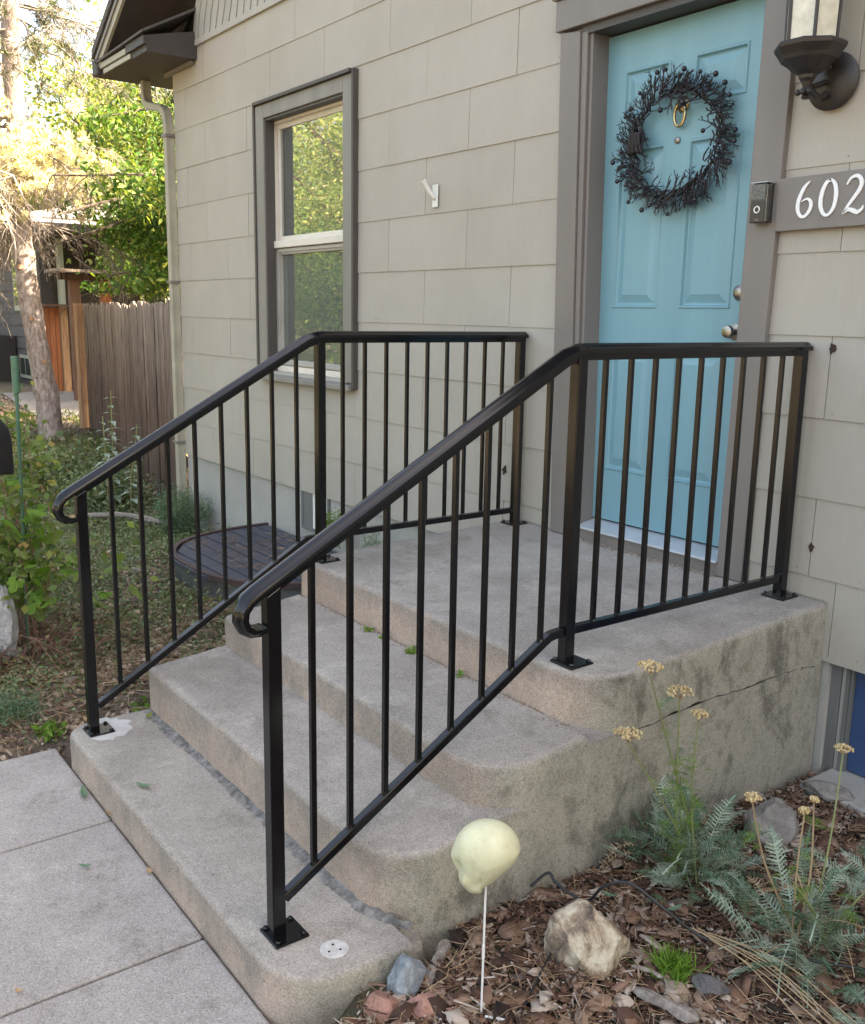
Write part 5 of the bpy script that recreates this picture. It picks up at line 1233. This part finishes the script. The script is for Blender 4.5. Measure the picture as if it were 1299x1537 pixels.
# ------------------------------------------------------------------ yarrow
def fern_leaf_mesh(mat, L=.13, n=15, seed=0, wd=.22, curve=.5):
    """midrib with toothed leaflets on both sides, arching"""
    rg = random.Random(seed); V = []; F = []
    sw_ = rg.uniform(-.35, .35)
    def pt(s_): return Vector((L*s_*(1-.12*curve*s_), L*sw_*s_*s_, L*(.42*s_-curve*s_*s_*.62)))
    for i in range(n):
        s0 = .10+.9*i/n; p = pt(s0); w_ = L*wd*math.sin(math.pi*min(1, .18+s0*.86))**.8
        if s0 > .9: w_ *= .6
        for sg in (-1, 1):
            if rg.random() < .10: continue
            w_ = L*wd*math.sin(math.pi*min(1, .18+s0*.86))**.8*rg.uniform(.6, 1.25)
            tip = p+Vector((w_*.45, sg*w_, .10*w_+rg.uniform(-.1, .1)*w_)); d = tip-p; side_ = Vector((L*.018, 0, 0))
            for j in range(3):
                q = p+d*(.25+.3*j); q2 = q+Vector((w_*.22, sg*w_*.10, w_*.14)); b = len(V); V += [q-side_*.6, q+side_*.6, q2]; F.append((b, b+1, b+2))
                q3 = q+Vector((-w_*.12, sg*w_*.20, w_*.10)); b = len(V); V += [q-side_*.6, q+side_*.6, q3]; F.append((b, b+1, b+2))
            b = len(V); V += [p-side_, p+side_, tip+side_*.2, tip-side_*.2]; F.append((b, b+1, b+2, b+3))
    for i in range(7):
        a, c = pt(i/7), pt((i+1)/7); w_ = L*.012; b = len(V); V += [a+Vector((0, -w_, .001)), a+Vector((0, w_, .001)), c+Vector((0, w_*.8, .001)), c+Vector((0, -w_*.8, .001))]; F.append((b, b+1, b+2, b+3))
    m = MB(); m.add(V, F); return m.mesh('leaf', mat)
SAGE = [fern_leaf_mesh('leaf_sage', .14, 15, s_, .17, c_) for s_, c_ in ((1, .5), (2, .9), (3, .25), (7, 1.2), (8, .7))]+[fern_leaf_mesh('stem_dry', .11, 9, 10, .12, 1.5)]
FERN = [fern_leaf_mesh('leaf_fern', .13, 15, s_, .17, c_) for s_, c_ in ((4, .6), (5, 1.1), (9, .2))]
LIME = [fern_leaf_mesh('leaf_lime', .07, 9, 6, .28, .9)]
def put(me, par, loc, rz, pitch, sc, roll=0, name='leaf'):
    o = link(name, me, par); o.location = loc; o.rotation_euler = (roll, pitch, rz); o.scale = (sc,)*3; return o
def yarrow(name, label, base, heads, n_leaf, seed, spread=.17, extra=()):
    rg = random.Random(seed); t = thing(name, label, 'plant', base); b = Vector(base)
    for k in range(n_leaf):
        a = rg.uniform(0, 2*math.pi); r_ = rg.uniform(0, spread)*.6; p = (b.x+r_*math.cos(a), b.y+r_*math.sin(a), b.z+rg.uniform(-.01, .09))
        put(rg.choice(SAGE+FERN[:1] if rg.random() < .7 else FERN), t, p, a+rg.uniform(-.6, .6), rg.uniform(-1.1, .1), rg.uniform(.75, 1.35), rg.uniform(-.7, .7))
    for (hx, hy, hz, r_, dry) in heads:
        off_ = Vector((rg.uniform(-.05, .05), rg.uniform(-.05, .05), 0)); hp_ = Vector((hx, hy, hz)); s0 = b+off_
        mid = s0.lerp(hp_, .5)+Vector((rg.uniform(-.02, .02), rg.uniform(-.02, .02), 0))
        P = smooth_path([s0, mid, hp_-Vector((0, 0, r_*.9))], 7)
        MB().tube(P, [.0032-.0012*i/len(P) for i in range(len(P))], 6).build('stem', 'stem_dry' if dry else 'stem_green', t, smooth=True)
        if r_ > 0:
            m = MB(); m2 = MB()
            for q in range(int(26+r_*1500)):
                a = rg.uniform(0, 6.28); rr_ = r_*math.sqrt(rg.random()); p = hp_+Vector((rr_*math.cos(a), rr_*math.sin(a), -.28*rr_*rr_/r_+rg.uniform(-.003, .003)))
                m.ball(p, rg.uniform(.0026, .0048), 4)
                if q % 5 == 0: m2.tube([hp_-Vector((0, 0, r_*.9)), p], .0009, 3, False)
            m.build('flower_head', 'flower_dry', t, smooth=False); m2.build('flower_stalks', 'stem_dry', t)
        for q in range(rg.randint(3, 6)):
            i = rg.randint(2, len(P)-4); a = rg.uniform(0, 6.28)
            put(rg.choice(LIME+[FERN[0]]) if not dry else LIME[0], t, P[i], a, rg.uniform(-.6, .4), rg.uniform(.45, .9) , rg.uniform(-.5, .5))
    return t
yz = .115
yarrow('yarrow', 'tall yarrow with dried tan flower heads growing against the side of the steps', (1.80, -.93, yz), [(1.80, -1.155, .805, .034, False), (1.80, -1.025, .705, .038, False), (1.80, -.935, .615, .026, False), (1.80, -1.225, .635, .038, False), (1.79, -.98, .42, 0, False), (1.84, -.97, .38, 0, False)], 105, 3, .28)
t = yarrow('yarrow', 'smaller grey-leaved yarrow at the right edge of the picture', (2.20, -.94, yz), [(2.1, -.70, .565, .024, False), (2.08, -1.07, .525, .020, True), (2.1, -.86, .43, .014, True), (2.1, -.82, .45, .012, True), (2.2, -1.05, .34, 0, False), (2.32, -.9, .36, .012, False), (2.15, -.95, .30, 0, True)], 110, 9, .40)
yarrow('yarrow', 'young yarrow shoots at the right picture edge below the basement window', (2.22, -.62, yz), [], 26, 14, .16)
t = yarrow('yarrow', 'low seedling yarrow rosette behind the mulch by the grey stone', (1.72, -.72, yz-.01), [], 14, 12, .12)
# lime-green aromatic leaves on the tall yarrow
rg = random.Random(8); big = [o for o in bpy.data.objects if o.name == 'yarrow'][0]
for k in range(56):
    z = rg.uniform(.14, .48); put(LIME[0], big, (1.80+rg.uniform(-.03, .04), -.99+rg.uniform(-.04, .04)+.0*z, z), rg.uniform(0, 6.28), rg.uniform(-.4, .8), rg.uniform(.5, 1.0), rg.uniform(-.6, .6))
# bundle of dry stems, and tuft of fresh grass
t = thing('dry_stems', 'sheaf of bleached dry stems lying over the mulch at lower right', 'dry stems', (2.2, -1.1, .12)); rg = random.Random(2)
for k in range(7):
    j = rg.uniform(-.02, .02); x0, y0 = 2.02+rg.uniform(-.03, .03), -1.16+j; x1, y1 = 2.42+rg.uniform(-.06, .06), -1.20+j*2.5+rg.uniform(-.03, .03)
    MB().tube(smooth_path([(x0, y0, .145), ((x0+x1)/2, (y0+y1)/2+rg.uniform(-.01, .01), .165+rg.uniform(0, .02)), (x1, y1, .14)], 5), .0015, 5).build('stem', 'stem_dry', t)
t = thing('grass_tuft', 'small bright green grass tuft in the mulch right of the boulder', 'grass tuft', (2.06, -1.31, .11)); ngt = np.random.default_rng(3)
n_ = 330; P0 = np.array([2.06, -1.31, .11])+ngt.normal(size=(n_, 3))*np.array([.018, .018, .004]); d = ngt.normal(size=(n_, 3))*np.array([.6, .6, .2]); d[:, 2] = np.abs(d[:, 2])+.75; d /= np.linalg.norm(d, axis=1)[:, None]
V, F = ribbons(P0, P0+d*ngt.uniform(.03, .075, (n_, 1)), .0032, ngt, .10); o = link('blades', rawmesh('blades', V, F, 'leaf_lime'), t)

# ------------------------------------------------------------------ left garden
ng = np.random.default_rng(9)
def lmask(x, y):
    cover = (((x-WCX)/.84)**2+((y+.02)/.97)**2 < 1) & (y < 0)
    return ~((x > -.085) | ((x > -.24) & (y < -2.08)) | ((y > -.01) & (x > -4.2)) | cover | ((x > -.13) & (y < -1.95)))
litter = chips('leaf_litter', 30000, -6.5, -.08, -2.6, .6, .014, .045, 'litter', .002, (.0, .02), tilt=.5, mask=lambda x, y: lmask(x, y) & (x+ng.exponential(2.6, len(x)) > -3.2)); stuff(litter, 'brown leaf litter covering the side garden', 'leaf litter')
l2 = chips('leaf_litter', 14000, -17, -4.3, -4, 2.6, .03, .08, 'litter', .002, (.0, .02), tilt=.5, mask=lmask); stuff(l2, 'fallen leaves beneath the pine tree and along the fence', 'leaf litter')
# creeping ground cover: denser in drifts
n_ = 95000; x = ng.uniform(-5.5, -.1, n_); y = ng.uniform(-2.7, .1, n_); k = lmask(x, y)
den = .5+.5*np.sin(x*2.3+1.1)*np.sin(y*3.1+.4)+.35*np.sin(x*7+y*5); den = (den+.25)*np.clip((-.45-x)/.6, .12, 1)*np.clip((y+2.6)/.4, 0, 1)
k &= ng.uniform(0, 1, n_) < den*.95; C = np.stack([x[k], y[k], gz(x[k], y[k])+ng.gamma(1.7, .020, k.sum())], 1)
gc = leaves('ground_cover', C, .021, 'leaf_cover', .65, .9, 0, rng=ng); stuff(gc, 'grey-green creeping ground cover spreading through the side garden', 'ground cover')
n_ = 16000; x = ng.uniform(-13, -5, n_); y = ng.uniform(-3.5, 1.6, n_); k = ng.uniform(0, 1, n_) < (.5+.5*np.sin(x*1.3)*np.sin(y*1.9)); x, y = x[k], y[k]
P0 = np.stack([x, y, gz(x, y)-.01], 1); P1 = P0+np.stack([ng.normal(size=len(x))*.04, ng.normal(size=len(x))*.04, ng.uniform(.04, .13, len(x))], 1)
V, F = ribbons(P0, P1, .011, ng, .1); stuff(link('grass_patch', rawmesh('grass_patch', V, F, 'grass')), 'patchy yellow-green grass around the foot of the pine tree', 'grass')
# loose straw and twigs near the vine
n_ = 2600; x = -.25-ng.gamma(2.2, .42, n_); y = ng.uniform(-2.45, -.6, n_); k = lmask(x, y); x, y = x[k], y[k]; a = ng.normal(.4, .9, len(x)); L_ = ng.uniform(.05, .2, len(x))
P0 = np.stack([x, y, gz(x, y)+ng.uniform(.008, .05, len(x))], 1); P1 = P0+np.stack([np.cos(a)*L_, np.sin(a)*L_, ng.uniform(-.03, .03, len(x))], 1)
V, F = ribbons(P0, P1, .003, ng, .12); stuff(link('straw', rawmesh('straw', V, F, 'pine_straw')), 'dry straw and twigs matted at the foot of the vine', 'straw')
stick('bleached fallen branch on the ground by the fence foot', [(-4.5, -.75, .03), (-4.2, -.5, .06), (-3.75, -.32, .05)], .025, seed=9, flat=1, name='branch')

def bushlet(name, label, base, h, w_, n, leaf, mat, seed, aspect=.3, droop=0, cone=1., catg='shrub', stems=14):
    ng_ = np.random.default_rng(seed); rg = random.Random(seed); t = thing(name, label, catg, base); b = np.array(base); m = MB()
    tips = []
    for k in range(stems):
        a = rg.uniform(0, 6.28); r_ = w_*math.sqrt(rg.random()); hh = h*rg.uniform(.55, 1)*(1-.45*cone*(r_/w_))
        p = b+np.array([math.cos(a)*r_, math.sin(a)*r_, hh]); m.tube([tuple(b+np.array([math.cos(a)*r_*.25, math.sin(a)*r_*.25, -.01])), tuple(b*.4+p*.6-np.array([0, 0, hh*.1])), tuple(p)], [.004, .003, .0015], 4)
        for q in np.linspace(.15, 1, 12): tips.append(b+(p-b)*q+np.array([math.cos(a), math.sin(a), 0])*r_*.2*math.sin(q*3))
    m.build('stem', 'stem_green', t); T = np.array(tips)
    C = T[ng_.integers(0, len(T), n)]+ng_.normal(size=(n, 3))*w_*.16; C[:, 2] = np.maximum(C[:, 2], b[2]+.005)
    leaves('foliage', C, leaf, mat, aspect, 1., droop, parent=t, rng=ng_); return t
bushlet('juniper', 'feathery blue-green bush against the house wall behind the left handrail', (-3.72, -.22, -.03), .50, .20, 7500, .022, 'leaf_fern', 51, .28, stems=46)
bushlet('thyme_clump', 'low dark green thyme-like clump at the left edge by the sidewalk', (-.60, -2.25, .02), .13, .16, 5200, .012, 'leaf_fern', 52, .4, cone=.5, catg='plant', stems=40)
bushlet('weed', 'small leafy weed beside the foundation vent', (-1.55, -.12, .30), .28, .08, 700, .026, 'leaf_lime', 53, .3, catg='weed')
bushlet('weed', 'pale weed at the landing edge near the house wall', (-1.12, -.13, .28), .30, .07, 420, .024, 'leaf_sage', 54, .3, catg='weed')
bushlet('weed', 'small weed growing behind the lowest step near its left post', (-.30, -1.66, .02), .10, .13, 500, .03, 'leaf_lime', 55, .55, catg='weed')
bushlet('weed', 'flat rosette weed on bare soil beside the sidewalk corner', (-.36, -2.14, .04), .035, .06, 160, .03, 'leaf_lime', 56, .45, catg='weed')
bushlet('weed', 'pale straw-coloured weed between juniper and well cover', (-3.05, -.10, .0), .20, .12, 300, .02, 'leaf_lime', 57, .3, catg='weed')
bushlet('weed', 'leafy green clump at the foot of the fence', (-5.2, -.35, -.03), .38, .42, 2600, .045, 'leaf_cover', 58, .5, catg='weed', stems=50)
bushlet('weed', 'wide bed of low greenery beside the pine roots', (-6.6, -.5, -.02), .35, .7, 3600, .05, 'leaf_cover', 59, .5, catg='weed', stems=60)
# tall stem with paired leaves in front of the fence
t = thing('tall_weed', 'tall single-stemmed plant with paired grey-green leaves in front of the fence', 'plant', (-5.0, -.32, 0)); rg = random.Random(6)
lf = MB(); lf.add([(0, 0, 0), (.04, .022, .006), (.095, 0, -.012), (.04, -.022, .006), (.045, 0, -.002)], [(0, 1, 4), (1, 2, 4), (0, 4, 3), (4, 2, 3)]); lfm = lf.mesh('leaf', 'leaf_sage')
for (dx, dy, h) in ((0, 0, 1.0), (.12, -.1, .8), (-.16, .05, .62), (.25, .05, .5), (.05, .15, .7)):
    MB().tube(smooth_path([(-5+dx, -.32+dy, -.03), (-5+dx*1.1, -.32+dy*1.1, h*.5), (-5+dx*1.3+.02, -.32+dy*1.3, h)]), .006, 5).build('stem', 'stem_green', t)
    for k in range(int(h*15)):
        z = .08+k*.066; a = k*1.57
        if z > h: break
        for s_ in (0, math.pi): put(lfm, t, (-5+dx*(1+.3*z/h), -.32+dy*(1+.3*z/h), z), a+s_, rg.uniform(-.1, .4), rg.uniform(1.0, 1.6)*(1.1-.5*z/h))
# vine on a green stake
t = thing('vine', 'leafy vine with toothed green leaves climbing at the left edge', 'vine', (-1.55, -1.92, 0)); rg = random.Random(13)
def vleaf(mat, sc=1):
    m = MB(); P = []
    for i, r_ in enumerate((.0, .030, .036, .042, .034, .044, .030, .050, .062, .050, .030, .044, .034, .042, .036, .030)):
        a = -math.pi+2*math.pi*i/16; P.append((.03+r_*math.cos(a)*.95*sc, r_*math.sin(a)*.92*sc, -.25*r_*abs(math.sin(a))+.002*math.sin(i*2.)))
    V = [(.03, 0, .002)]+P; F = [(0, i+1, (i+1) % 16+1) for i in range(16)]; return m.add(V, F).mesh('leaf', mat)
VL = [vleaf('leaf_vine'), vleaf('leaf_lime'), vleaf('leaf_vine', .8)]
arcs = []
for k in range(24):
    x0, y0 = -1.6+rg.uniform(-.3, .3), -1.93+rg.uniform(-.14, .14); h = rg.uniform(.35, 1.3)*(1 if k % 3 else .6); a = rg.uniform(0, 6.28); w_ = rg.uniform(.08, .34)
    P = smooth_path([(x0, y0, 0), (x0+math.cos(a)*w_*.4, y0+math.sin(a)*w_*.4, h*.65), (x0+math.cos(a)*w_, y0+math.sin(a)*w_, h), (x0+math.cos(a)*w_*1.6, y0+math.sin(a)*w_*1.5, h*.72)], 6)
    MB().tube(P, [.0028-.0016*i/len(P) for i in range(len(P))], 5).build('cane', 'vine_stem', t)
    arcs.append(P)
for k in range(290):
    P = rg.choice(arcs); i = rg.randint(3, len(P)-1); p = P[i]+Vector((rg.uniform(-.06, .06), rg.uniform(-.06, .06), rg.uniform(-.05, .04)))
    if p.z < .25: continue
    put(rg.choice(VL if p.z > .3 else VL[:1]), t, p, rg.uniform(0, 6.28), rg.uniform(-.2, 1.0), rg.uniform(.75, 1.35), rg.uniform(-.7, .7))
Cv = np.array([tuple(P[i]) for P in arcs for i in range(2, len(P))]); Cv = np.repeat(Cv, 5, 0); Cv = Cv+np.random.default_rng(4).normal(size=Cv.shape)*.09; Cv = Cv[(Cv[:, 2] > .30) & (np.arange(len(Cv)) % 2 == 0)]
o = leaves('small_leaves', Cv, .042, 'leaf_vine', .7, 1., .2, parent=t, rng=np.random.default_rng(5)); o['kind'] = 'stuff'
pm('stake_green', (.06, .15, .09), (.04, .11, .07), 20, .5)
t = thing('garden_stake', 'thin green garden stake standing in the vine', 'stake', (-1.4, -1.94, 0))
MB().tube([(-1.40, -1.96, -.1), (-1.40, -1.93, 1.30)], .0085, 8).build('rod', 'stake_green', t, smooth=True)
MB().tube([(-1.40, -1.93, 1.30), (-1.40, -1.929, 1.47)], .017, 10).build('sleeve', 'stake_green', t, smooth=True)
rg = random.Random(31); m = MB()
for k in range(110):
    x0, y0 = -1.45+rg.uniform(-.35, .45), -1.93+rg.uniform(-.2, .2); a = rg.uniform(0, 6.28); L_ = rg.uniform(.08, .3)
    m.tube([(x0, y0, .02), (x0+math.cos(a)*L_*.4, y0+math.sin(a)*L_*.4, L_*.6), (x0+math.cos(a)*L_, y0+math.sin(a)*L_, L_*rg.uniform(.2, .9))], [.0022, .0018, .001], 3, False)
o = m.build('dry_runners', 'vine_stem', CHILD.get('vine')); tag(o, 'tangle of thin reddish dry runners at the foot of the vine', 'runners', None, 'stuff')
pm('white_sheet', (.60, .61, .63), (.36, .37, .40), 30, .5, .8, 60, bdist=.01)
rock('rock_wrapped', 'white crumpled bundle behind the vine leaves at the left edge', 'white_sheet', (-1.40, -2.085, .215), .10, .085, .22, 66, 0, 18, .12, 'bundle')

# crack weeds on the second tread, each its own plant
for i, (x, s_) in enumerate(((.49, .7), (.59, 1.), (.77, 1.2), (1.05, .6))):
    bushlet('crack_weed', ('smallest green sprout in the crack under the landing', 'green sprout in the crack under the landing, second along', 'largest green sprout in the crack under the landing', 'green sprout in the landing crack nearest the right handrail')[i], (x, -1.195, .528), .028*s_, .022*s_, int(60*s_), .014, 'leaf_lime', 70+i, .5, catg='weed', stems=8)
# fallen leaves
def leafm(mat, L=.05, W=.016, curl=.2):
    V = []; 
    for i in range(7):
        s_ = i/6; w_ = W*math.sin(math.pi*min(.97, s_*.95+.03))**.8; z = curl*L*(s_-.5)**2; V += [(s_*L, -w_, z+.25*w_), (s_*L, 0, z), (s_*L, w_, z+.25*w_)]
    F = []
    for i in range(6):
        b = i*3; F += [(b, b+1, b+4, b+3), (b+1, b+2, b+5, b+4)]
    return MB().add(V, F).mesh('fallen_leaf', mat)
LG, LY_, LD = leafm('leaf_fern', .055, .008, .6), leafm('leaf_yellow', .045, .010, .5), leafm('dry_leaf', .04, .009, 1.2)
fl = [(LG, .50, -2.09, .176, .5, 'green willow-shaped fallen leaf on the front of the lowest step', 1.2), (LY_, .02, -1.88, .178, 2.4, 'yellow fallen leaf on the lowest step behind the left post', 1.0),
      (LG, .27, -2.19, .052, 3.0, 'green fallen leaf on the sidewalk at the step foot, farthest left', 1.4), (LD, .42, -2.172, .055, 1.4, 'curled straw-coloured leaf propped against the front of the lowest step', 1.3),
      (LG, .66, -2.33, .052, .8, 'small pale green leaf on the middle sidewalk slab', .8), (LD, .80, -2.17, .052, .1, 'thin dry leaf fragment beside the lowest step on the sidewalk', .9),
      (LD, -.30, -2.06, .055, 2.1, 'curled orange-brown leaf on bare soil by the left newel post', 1.3), (LD, -.38, -2.0, .06, .4, 'tan leaf curled on bare soil behind the left newel post', 1.2),
      (LD, 1.12, -2.62, .052, .6, 'tiny tan leaf scrap on the sidewalk slab nearest the picture bottom', .6),
      (LG, 1.76, -1.25, .15, .3, 'pale green leaf on the mulch behind the boulder', .9), (LG, 1.92, -1.17, .15, 1.3, 'green leaf lying beside the hose right of the boulder', .9)]
for (me_, x, y, z, rz, lab, sc) in fl:
    o = bpy.data.objects.new('fallen_leaf', me_); COL.objects.link(o); o.location = (x, y, z); o.rotation_euler = (.1, -.08, rz); o.scale = (sc,)*3
    tag(o, lab, 'leaf', 'fallen leaves around the steps')
# litter on the well cover, and grit in the corners
n_ = 420; y = ng.uniform(-.75, -.05, n_); x = ng.uniform(WCX-.55, WCX+.6, n_); a = ng.uniform(0, 6.28, n_); L_ = ng.uniform(.02, .09, n_)
P0 = np.stack([x, y, np.full(n_, .228)], 1); P1 = P0+np.stack([np.cos(a)*L_, np.sin(a)*L_, ng.uniform(0, .012, n_)], 1); V, F = ribbons(P0, P1, .003, ng, .12)
stuff(link('dry_grass_bits', rawmesh('dry_grass_bits', V, F, 'pine_straw')), 'dry grass bits scattered on the well cover', 'dry grass')
n_ = 1500; x = np.concatenate([ng.uniform(.35, 1.17, 900), ng.uniform(-.07, 1.6, 600)]); y = np.concatenate([-.03-ng.exponential(.012, 900), -1.172-ng.exponential(.010, 600)])
z = np.where(np.arange(n_) < 900, .7225+.035*y, .497+(y+1.518)*.10)+.001
stuff(leaves('grit', np.stack([x, y, z], 1), .006, 'litter', .8, .6, rng=ng), 'dark grit and debris gathered along the threshold and under the landing', 'debris')
